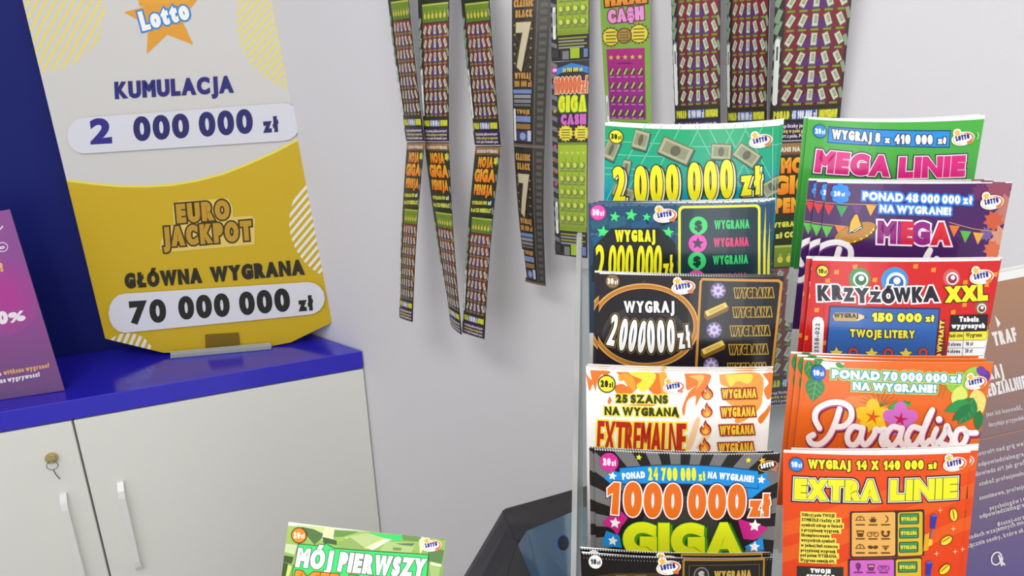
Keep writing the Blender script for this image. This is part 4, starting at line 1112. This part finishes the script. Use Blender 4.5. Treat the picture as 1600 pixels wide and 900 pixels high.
def r4(A):
    A.rect(1220, 562, 1580, 800, (236, 112, 32), (230, 92, 26))
    for x, y, rx, ry in ((1345, 640, 40, 26), (1420, 585, 30, 12)): A.ell(x, y, rx, ry, (240, 134, 62))
    for P in ((1262, 562, 40, 10, 75), (1272, 560, 26, 8, 40)): leaf(A, *P, (52, 132, 58), (120, 180, 100))
    leaf(A, 1276, 586, 42, 15, 100, (66, 140, 84), (140, 190, 130)); A.poly([(1284, 563), (1318, 565), (1312, 574), (1290, 576), (1282, 568)], (250, 246, 240)); leaf(A, 1304, 566, 16, 4, 25, (60, 150, 60))
    for k in range(9): A.line([(1372, 632), (1372 + 34 * math.cos(RAD(200 + k * 16)), 632 + 22 * math.sin(RAD(200 + k * 16)))], 1.6, (96, 110, 50), .5)
    leaf(A, 1382, 640, 42, 9, -22, (44, 146, 60), (24, 110, 44)); leaf(A, 1386, 634, 36, 7, -8, (70, 170, 70))
    flower(A, 1361, 648, 26, (246, 200, 40), (226, 90, 30)); flower(A, 1404, 652, 26, (210, 110, 200), (190, 30, 70))
    for k in range(7): A.line([(1478 - k * 5, 590), (1470 - k * 6, 622 - k * 3)], 1.6, (110, 160, 60), .6)
    leaf(A, 1476, 582, 50, 15, 45, (150, 206, 70), (110, 170, 50)); leaf(A, 1530, 572, 52, 14, 130, (160, 210, 74), (120, 180, 60)); leaf(A, 1500, 600, 44, 13, 100, (224, 232, 110)); leaf(A, 1536, 576, 24, 9, 80, (104, 50, 150)); leaf(A, 1524, 574, 22, 7, 30, (120, 60, 170))
    leaf(A, 1522, 606, 46, 14, 78, (250, 224, 120), (236, 190, 90)); leaf(A, 1520, 620, 48, 17, 120, (40, 130, 70), (90, 180, 100)); leaf(A, 1512, 626, 42, 9, 160, (46, 150, 76)); leaf(A, 1516, 630, 40, 8, 140, (36, 120, 64)); leaf(A, 1530, 640, 34, 8, 96, (40, 120, 60))
    tl = [(2.0, (50, 170, 170)), (3.2, (226, 222, 90))]
    A.text('PONAD 70 000 000 zł', 1298, 589, 1500, 596.5, 14, WHITE, bold=1.5, out=tl, arch=.8)
    A.text('NA WYGRANE!', 1330, 606.5, 1460, 611, 13, WHITE, bold=1.5, out=tl)
    script_word(A, 1230, 550, 4.324, 6, 12, 54, (84, 34, 60)); script_word(A, 1230, 550, 4.324, 4, 8, 44, (206, 84, 140)); script_word(A, 1230, 550, 4.324, 0, 0, 38)
    A.price(1277.5, 581, 11.5, '10', (44, 110, 204), (240, 244, 250), (30, 80, 160))
    A.lotto(1523, 595, 35)
t = ticket(3, (1256, 559), (1551, 573), r4, 'orange scratch ticket with tropical flowers and white Paradiso script, front of its pack', None)
behind(t, [(-.0030, .0012, .0016), (-.0058, .0020, .0034)], ['second orange tropical ticket, its left edge showing behind the front one', 'rearmost orange tropical ticket, its top left corner showing'])
def r5(A):
    A.rect(1200, 707, 1560, 1000, (236, 84, 26), (226, 56, 28))
    for y in (760, 800, 850): A.poly([(1210, y + 60), (1560, y - 60), (1560, y - 40), (1210, y + 84)], (238, 96, 34)); A.k -= 1
    A.k += 1
    teeth(A, (1226, 705), (1516, 704.5), 72, (246, 226, 206), 1.3)
    q = lambda pts: [(1210 + x / 4.1026, 690 + y / 4.1026) for x, y in pts]
    oo = [(1.6, (60, 34, 20))]; yl = (250, 238, 44)
    for t, x0, x1 in (('WYGRAJ', 1262, 1327), ('14', 1336, 1352), ('X', 1359, 1370), ('140', 1378, 1404), ('000', 1411, 1441), ('zł', 1448, 1462)):
        A.text(t, x0, 730.3, x1, 730, 14.5 if t != 'zł' else 10.5, yl, bold=1.5, out=oo)
    o2 = [(1.0, (60, 110, 60)), (2.4, (250, 246, 236)), (4.6, (70, 36, 40))]
    A.text('EXTRA', 1240, 779, 1370, 779, 33, yl, bold=3.4, out=o2, sl=.04, sp=.08); A.text('LINIE', 1387, 778.5, 1495, 777.5, 33, yl, bold=3.4, out=o2, sl=.04, sp=.08)
    L = ((460, 'Odkryj pole TWOJE', 172, 378), (492, 'SYMBOLE i każdy z 28', 172, 412), (525, 'symboli zdrap w liniach', 170, 428), (557, 'z przypisaną wygraną.', 168, 410), (590, 'Skompletowanie', 168, 346), (622, 'wszystkich symboli', 167, 378), (655, 'w jednej linii oznacza', 166, 398), (687, 'przypisaną wygraną', 165, 382), (718, 'pod polem WYGRANA.', 163, 396), (750, 'Wygrane sumują się.', 161, 380))
    for y, tx, x0, x1 in L: A.poly(q([(x0 - 8, y - 20), (x1 + 10, y - 20), (x1 + 10, y + 17), (x0 - 8, y + 17)]), (246, 226, 90))
    for y, tx, x0, x1 in L: A.text(tx, 1210 + x0 / 4.1026, 690 + (y + 10) / 4.1026, 1210 + x1 / 4.1026, 690 + (y + 10) / 4.1026, 5.2, (84, 70, 16), bold=.4)
    A.poly(q([(142, 790), (434, 786), (430, 1000), (136, 1000)]), (52, 50, 46)); A.text('TWOJE', 1265, 892, 1296, 892, 7, WHITE, bold=.9); A.text('SYMBOLE', 1259, 901.5, 1302, 901, 7, WHITE, bold=.9)
    A.rrect(1325.5, 793.5, 1442, 866, 3, (60, 48, 44), -.02); A.rrect(1328.5, 796, 1396, 864, 3, (238, 180, 94), -.02); A.rrect(1400, 796, 1439, 864, 3, (222, 186, 50), -.02)
    A.rrect(1322.5, 867, 1438, 960, 3, (60, 48, 44), -.02); A.rrect(1325.5, 870, 1394, 960, 3, (214, 108, 200), -.02); A.rrect(1397, 869, 1437, 960, 3, (222, 186, 50), -.02)
    for y0, x0 in ((806, 1402.5), (828, 1402), (850, 1401.5), (881, 1400), (904, 1399.5)):
        A.rrect(x0, y0 - 8, x0 + 31, y0 + 9, 2.5, (40, 70, 44)); A.rrect(x0 + 1.3, y0 - 6.7, x0 + 29.7, y0 + 7.7, 2, (70, 150, 92)); A.rect(x0 + 1.3, y0 - 3.5, x0 + 29.7, y0 + 5, (54, 120, 74))
        A.text('WYGRANA', x0 + 2.5, y0 + 3.6, x0 + 28, y0 + 3.4, 6, (236, 222, 60), bold=.6)
    ic = (96, 62, 30)
    def icons(x0, y0, rows, c):
        for r, row in enumerate(rows):
            for i, k in enumerate(row):
                x, y = x0 + i * 19.6, y0 + r * 21.8
                if k == 0: A.ring(x, y, 6, 6, 1.2, c, 180, 360); A.line([(x - 8, y), (x + 8, y)], 1, c); A.line([(x, y), (x, y - 5)], 1, c)
                if k == 1: A.poly([(x - 6, y - 3), (x - 3, y - 1), (x - 2, y - 7), (x, y - 2), (x + 2, y - 7), (x + 3, y - 1), (x + 6, y - 3), (x + 4, y + 3), (x - 4, y + 3)], c)
                if k == 2: A.ring(x - 1, y - 2, 4.5, 5, 1.6, c, -80, 80)
                if k == 3: A.poly([(x - 6, y - 6), (x + 6, y - 6), (x + 4, y + 4), (x - 4, y + 4)], c); A.rect(x - 4, y - 4, x + 4, y - 2, (238, 180, 94))
                if k == 4: A.ring(x - 5, y, 3.6, 3.6, 1, c); A.ring(x + 5, y, 3.6, 3.6, 1, c); A.line([(x - 5, y), (x, y - 4), (x + 5, y)], 1, c)
                if k == 5: A.ring(x, y - 1, 5, 4, 3, c, 300, 600); A.circ(x - 5, y - 4, 2, c); A.circ(x + 5, y - 4, 2, c)
                if k == 6: A.ell(x - 4, y - 2, 4, 2.6, c, 8); A.ell(x + 4, y - 2, 4, 2.6, c, -8)
                if k == 7: A.poly([(x - 6, y - 4), (x + 6, y - 4), (x, y + 3)], c); A.line([(x - 5, y - 2), (x + 5, y - 2)], .7, (238, 180, 94))
                if k == 8: A.poly([(x - 4, y - 2), (x + 4, y - 2), (x, y + 6)], c); A.circ(x, y - 4, 4, c)
                A.rect(x - 7, y + 6, x + 7, y + 8, c)
    icons(1341.5, 808, ((0, 1, 2), (3, 4, 5), (0, 6, 7)), ic); icons(1338.5, 882, ((8, 3, 4), (0, 6, 3)), (120, 50, 110))
    for y0 in (0, 73):
        A.poly([(1442 - y0 * .1, 831 + y0), (1449 - y0 * .1, 829 + y0), (1448 - y0 * .1, 856 + y0), (1440 - y0 * .1, 857 + y0)], (236, 170, 40)); A.poly([(1449, 838 + y0), (1455, 840 + y0), (1454, 848 + y0), (1448, 850 + y0)], (246, 200, 60))
        A.line([(1451.5 - y0 * .1, 838 + y0), (1454.5 - y0 * .1, 822 + y0)], 2.4, (120, 120, 130)); A.poly([(1452 - y0 * .1, 802 + y0), (1462 - y0 * .1, 802 + y0), (1458.5 - y0 * .1, 823 + y0), (1451 - y0 * .1, 822 + y0)], (50, 60, 170)); A.ell(1457 - y0 * .1, 802 + y0, 5, 2, (90, 100, 200))
    for x, y, r in ((1488.6, 802.5, 80), (1477, 842, -28), (1474.5, 887, -38)): A.ell(x + .6, y, 10.6, 6.6, (96, 64, 20), r); A.ell(x, y, 9.6, 5.8, (246, 220, 60), r); A.ell(x - .4, y - 1.6, 9, 1, (150, 110, 30), r)
    for x, y in ((1466.5, 794), (1488, 824), (1461, 861.5), (1491, 860), (1506, 864)): A.star(x, y, 5, (252, 196, 150), 0, .25, 4)
    A.price(1243.5, 724, 11.3, '10', (52, 142, 226), (240, 246, 250), (20, 70, 130))
    A.lotto(1490, 721.5, 37)
t = ticket(4, (1224.5, 703), (1517, 702), r5, 'orange-red scratch ticket with yellow EXTRA LINIE lettering, lowest in the right column', None)
behind(t, [(.0042, .0002, .0016)], ['second orange-red slot machine ticket, its right edge showing behind the lowest front one'])

# the rack itself
rack = setp(empty('ticket_rack', (*(EYE - RN * 0.36 + RU * 0.15)[:2], ZC)), 'clear acrylic stepped rack holding two columns of colourful scratch tickets', 'ticket rack')
RO = EYE.copy()
def rpt(s, d, z): return A3(*(RO + RU * s - RN * d)[:2], z)
FR = (RU, -RN, UP)
for k, s, w, z, sl, sr in POCKETS:
    d = TIERS[k]
    bm = bmesh.new()
    L = [(d + .008, z - .0025), (d + .008, z - .0045), (d - .011, z - .0045), (d - .011, z + .020), (d - .0095, z + .020), (d - .0095, z - .0025)]
    oprism(bm, [rpt(min(sl, s) + .002, a, b) for a, b in L], RU * (max(sr, s + w) - min(sl, s) - .004))
    bm_obj('pocket', bm, M_ACRYL, rack)
zt = max(p[3] for p in POCKETS); zb = min(p[3] for p in POCKETS)
prof = [(TIERS[0] + .016, ZC), (TIERS[0] + .016, zt + .055), (TIERS[0] + .002, zt + .055), (TIERS[5] - .016, zb + .035), (TIERS[5] - .016, ZC)]
sL = min(p[4] for p in POCKETS[:6]) - .006
low = [(a, min(b, zb + .002)) for a, b in prof]
for s0, m, pf in ((sL, M_ACRYL2, prof), (max(p[5] for p in POCKETS[6:]) + .004, M_ACRYL, low)):
    bm = bmesh.new(); oprism(bm, [rpt(s0 - .003, a, b) for a, b in pf[:1] + pf[1:]], RU * .003); bm_obj('side_panel', bm, m, rack)
bm = bmesh.new(); obox(bm, A3(*RO[:2], 0), FR, (sL, TIERS[0] + .0165, ZC), (max(p[5] for p in POCKETS[6:]) + .001, TIERS[0] + .019, zt + .03)); bm_obj('back_panel', bm, M_ACRYL, rack)

# ------------------------------------------------------------------ green ticket standing on its own in front
FP = Plane(EYE + ray(np.array([574.]), np.array([825.]))[0] * 0.46, -5.0, 26.0)
def fgt(A):
    A.poly([(440, 820.5), (705, 838), (690, 960), (425, 960)], (166, 200, 96), (120, 168, 70))
    rng = random.Random(12)
    q = lambda pts: [(440 + x / 5.714, 800 + y / 5.714) for x, y in pts]
    for P, c in (([(110, 110), (390, 130), (395, 205), (300, 180), (220, 150)], (206, 222, 150)), ([(180, 130), (290, 150), (400, 200), (300, 290), (230, 210)], (88, 120, 70)), ([(395, 130), (480, 135), (470, 240), (360, 250)], (228, 228, 190)), ([(430, 140), (440, 140), (430, 230), (420, 230)], (240, 236, 120)),
                 ([(480, 160), (700, 170), (560, 215), (470, 220)], (112, 150, 80)), ([(370, 220), (430, 230), (500, 250), (500, 290), (380, 270)], (70, 100, 60)), ([(560, 220), (780, 180), (980, 240), (760, 320), (620, 250)], (190, 208, 140)), ([(500, 280), (620, 220), (760, 320), (700, 340), (520, 310)], (150, 180, 100)),
                 ([(760, 310), (930, 230), (990, 240), (820, 335)], (240, 240, 226)), ([(745, 315), (765, 320), (935, 240), (920, 232)], (250, 240, 150)), ([(940, 260), (1210, 270), (1160, 360), (880, 340)], (180, 204, 130)), ([(1020, 275), (1200, 275), (1170, 300), (1080, 290)], (96, 126, 90)), ([(1000, 310), (1080, 315), (1070, 340), (1000, 335)], (120, 150, 90)),
                 ([(760, 175), (1080, 205), (1070, 260), (920, 225)], (60, 220, 110)), ([(1080, 195), (1290, 205), (1230, 260), (1090, 250)], (110, 150, 80)), ([(1270, 200), (1340, 205), (1300, 260), (1240, 380), (1230, 250)], (232, 230, 196)), ([(1340, 205), (1470, 210), (1450, 250), (1330, 220)], (100, 140, 70)), ([(1310, 330), (1450, 340), (1430, 460), (1320, 440)], (96, 136, 76)),
                 ([(20, 280), (150, 290), (120, 380), (10, 350)], (206, 220, 170)), ([(10, 385), (110, 400), (90, 460), (5, 440)], (64, 86, 52)), ([(0, 445), (60, 460), (40, 571), (0, 571)], (60, 90, 40)), ([(60, 470), (100, 480), (70, 571), (40, 571)], (214, 226, 120)), ([(1320, 470), (1420, 490), (1410, 571), (1330, 571)], (170, 200, 120)), ([(1330, 440), (1430, 465), (1425, 490), (1330, 470)], (236, 240, 200))):
        A.poly(q(P), c)
    A.poly(q([(150, 280), (360, 295), (400, 270), (480, 315), (1320, 375), (1300, 640), (95, 600), (105, 480), (120, 470)]), (40, 96, 60)); A.poly(q([(158, 286), (360, 302), (402, 278), (478, 322), (1312, 380), (1292, 640), (100, 600), (112, 486), (126, 476)]), (66, 222, 116))
    A.text('MÓJ', 461.5, 885.5, 519, 890, 31, WHITE, bold=2.6, out=[(1.0, (60, 66, 60))], sl=.10, sp=.08)
    A.text('PIERWSZY', 528, 891.5, 662, 903, 31, WHITE, bold=2.6, out=[(1.0, (60, 66, 60))], sl=.10, sp=.08)
    A.text('MILION', 457, 924, 640, 938, 34, (240, 150, 36), bold=4.4, out=[(1.4, (120, 60, 20))], sl=.10, sp=.08)
    A.price(468, 836, 12.6, '20', (238, 140, 44), (252, 236, 200), (110, 56, 20))
    A.lotto(675, 851, 30)
t = ticket(0, (451, 815.5), (697, 832.5), fgt, 'green money-pattern scratch ticket in front of the white cabinet, lettered MÓJ PIERWSZY', None, bow=.002, plane=FP, side=-.15)
fo, fu, fv, fn = t
p0 = np.array(fo.location) + fv * LEN
hold = setp(empty('ticket_holder', (p0[0] + .05, p0[1], ZC)), 'small clear easel holding the green money-pattern ticket', 'ticket holder')
bm = bmesh.new(); obox(bm, A3(p0[0], p0[1], 0), (A3(1, 0, 0), A3(0, 1, 0), UP), (-.015, -.03, ZC), (.125, .06, ZC + .006), .001); bm_obj('base', bm, M_ACRYL, hold)
bm = bmesh.new()
c = np.array(fo.location) + fv * .07 - fn * .0012
oprism(bm, [c + fu * .01, c + fu * .095, c + fu * .095 + fv * .085, c + fu * .01 + fv * .085], -fn * .002); bm_obj('back_rest', bm, M_ACRYL, hold)
bm = bmesh.new()
b0 = np.array(fo.location) + fv * (LEN + .0125); zz = b0[2]
obox(bm, A3(b0[0], b0[1], 0), (A3(1, 0, 0), A3(0, 1, 0), UP), (.01, -.012, ZC + .006), (.095, .012, zz - .012)); bm_obj('ledge', bm, M_ACRYL, hold)

# ------------------------------------------------------------------ lottery terminal behind the rack
def dp(x, y, z): return EYE + ray(np.array([float(x)]), np.array([float(y)]))[0] * z
term = setp(empty('lottery_terminal', dp(900, 1090, .64)), 'black lottery terminal with blue translucent cover, half hidden behind the ticket rack', 'terminal')
def loft(rings, m, name, parent, bev=0.0):
    bm = bmesh.new(); R = [[bm.verts.new(tuple(p)) for p in r] for r in rings]
    for a, b in zip(R, R[1:]):
        for k in range(len(a)): bm.faces.new([a[k], a[(k + 1) % len(a)], b[(k + 1) % len(a)], b[k]])
    bm.faces.new(R[0][::-1]); bm.faces.new(R[-1])
    if bev: bmesh.ops.bevel(bm, geom=[e for e in bm.edges], offset=bev, segments=2, affect='EDGES')
    return bm_obj(name, bm, m, parent)
back = [(627, 1000), (787, 806), (905, 774), (1120, 716), (1120, 1000)]
def ring(pts, z, foot=None): return [dp(x, y, z) for x, y in pts]
def drop(ps):                 # carry the lower points down to the counter
    ps = [p.copy() for p in ps]
    for i in (0, -1): ps[i][2] = ZC
    return ps
r0 = drop(ring(back, .665)); rb = [p + A3(0.0, .012, 0) for p in r0]
r1_ = drop(ring([(652, 1000), (795, 821), (905, 790.5), (1115, 734), (1115, 1000)], .645))
r2_ = drop(ring([(728, 1000), (806, 847), (905, 812), (1105, 752), (1105, 1000)], .625))
loft([rb, r0, r1_, r2_], M_BLACK, 'housing', term, 0.0012)
c0 = drop(ring([(925, 1010), (808, 851), (905, 811), (1100, 752), (1100, 1010)], .620))
c1 = drop(ring([(912, 1010), (822, 828.5), (905, 795), (1100, 728), (1100, 1010)], .600))
c0[0] = dp(918, 1010, .620); c0[0][2] = ZC; c1[0] = dp(912, 1010, .600); c1[0][2] = ZC
loft([c0, c1], M_BLUEP, 'cover', term, 0.001)
cn = np.cross(c1[2] - c1[1], c1[0] - c1[1]); cn /= np.linalg.norm(cn)
if cn @ (EYE - c1[1]) < 0: cn = -cn
hp = on_plane(np.array([880.]), np.array([848.]), c1[1], cn)[0]
bm = bmesh.new()
e1 = np.cross(cn, A3(0, 0, 1)); e1 /= np.linalg.norm(e1); e2 = np.cross(e1, cn)
oprism(bm, [hp + cn * .0012 + e1 * .0048 * math.cos(a) + e2 * .0066 * math.sin(a) for a in np.linspace(0, 2 * PI, 29)[:-1]], -cn * .002)
o = bm_obj('keyhole', bm, mat('dark opening', (14, 18, 40), 0.3), term)
hp2 = on_plane(np.array([879.]), np.array([860.]), c1[1], cn)[0]
bm = bmesh.new()
oprism(bm, [hp2 + cn * .0006 + e1 * .0085 * math.cos(a) + e2 * .0145 * math.sin(a) for a in np.linspace(0, 2 * PI, 33)[:-1]], -cn * .001, .0004)
bm_obj('recess', bm, mat('bright blue plastic', (56, 88, 148), 0.2, coat=.4), term)

# ------------------------------------------------------------------ information board at the right
IB = Plane(dp(1560, 440, .56), 18.0, 4.0)
def board_art(A):
    A.rect(1380, 380, 1900, 1400, (240, 240, 240))
    A.line([(1380, 458), (1564, 424.5), (1600, 417.5), (1900, 360)], 1.0, (190, 188, 186))
    edge = [(1380, 474), (1564, 439), (1600, 432), (1900, 372)]
    cols = ((440, (172, 128, 96)), (560, (158, 120, 104)), (680, (136, 110, 112)), (800, (110, 92, 128)), (920, (92, 82, 140)), (1300, (86, 78, 140)))
    off = 0
    for (ya, ca), (yb, cb) in zip(cols, cols[1:]):
        T, Cc = [], []
        for (xa, e0), (xb, e1_) in zip(edge, edge[1:]):
            p = [(xa, e0 + ya - 440), (xb, e1_ + ya - 440), (xb, e1_ + yb - 440), (xa, e0 + yb - 440)]
            T += [[p[0], p[1], p[2]], [p[0], p[2], p[3]]]; Cc += [[ca, ca, cb], [ca, cb, cb]]
        A.add(np.array(T), np.array(Cc, float)); A.k -= 1
    A.k += 1
    w = (238, 234, 232)
    A.text('TRAF', 1554, 541, 1590, 532.5, 22, w, bold=1.3)
    A.poly([(1554, 492), (1563, 505), (1559, 512), (1557, 505)], w)
    A.text('GRAJ', 1537, 596, 1569, 588.5, 21, w, bold=1.2)
    A.text('ODPOWIEDZIALNIE', 1497, 631, 1604, 606, 20, w, bold=1.2)
    d = (204, 196, 200)
    rows = ((651, 'jest ich losowość, a o wygranej', 1541, 1640), (667, 'decyduje przypadek.', 1545, 1602), (714, 'kontrolę nad grą wejdź na stronę', 1520, 1650), (729, 'odpowiedzialnagra.totalizator', 1528, 1645), (744, 'dowiedz się jak grać bezpiecznie', 1524, 1648), (759, 'szukać profesjonalnego wsparcia', 1530, 1645),
            (781, 'anonimowe, profesjonalne wsparcie', 1530, 1652), (797, 'psychologów i terapeutów', 1546, 1640), (810, 'odpowiedzialnagra.totalizator', 1530, 1645), (822, '#tutaj-otrzymasz-pomoc', 1558, 1650), (846, 'zakładach wzajemnych mogą uczestniczyć', 1500, 1660), (859, 'wyłącznie osoby, które ukończyły', 1500, 1630))
    for y, t, x0, x1 in rows:
        s = -.2 - (y - 640) * .0004
        A.text(t, x0, y, x1, y + s * (x1 - x0), 7.2, d, bold=.35, sp=.17)
    A.line([(1524, 688), (1590, 673), (1700, 648)], .9, (206, 140, 110))
    A.ring(1556, 872, 7.5, 10, 2.2, w, 0, 360, 20); A.text('k', 1563, 884, 1570, 882, 18, w, bold=.8)
bo = px_sheet('information_board', IB, [(1450, 445), (1660, 404), (1640, 1180), (1430, 1210)], board_art, 0.004, M_BOARD, 0.00003, foot=(IB.P[2] - ZC) / -IB.v[2] - 0.0005)
setp(bo, 'brown to violet responsible-gaming information board standing right of the ticket rack', 'board')
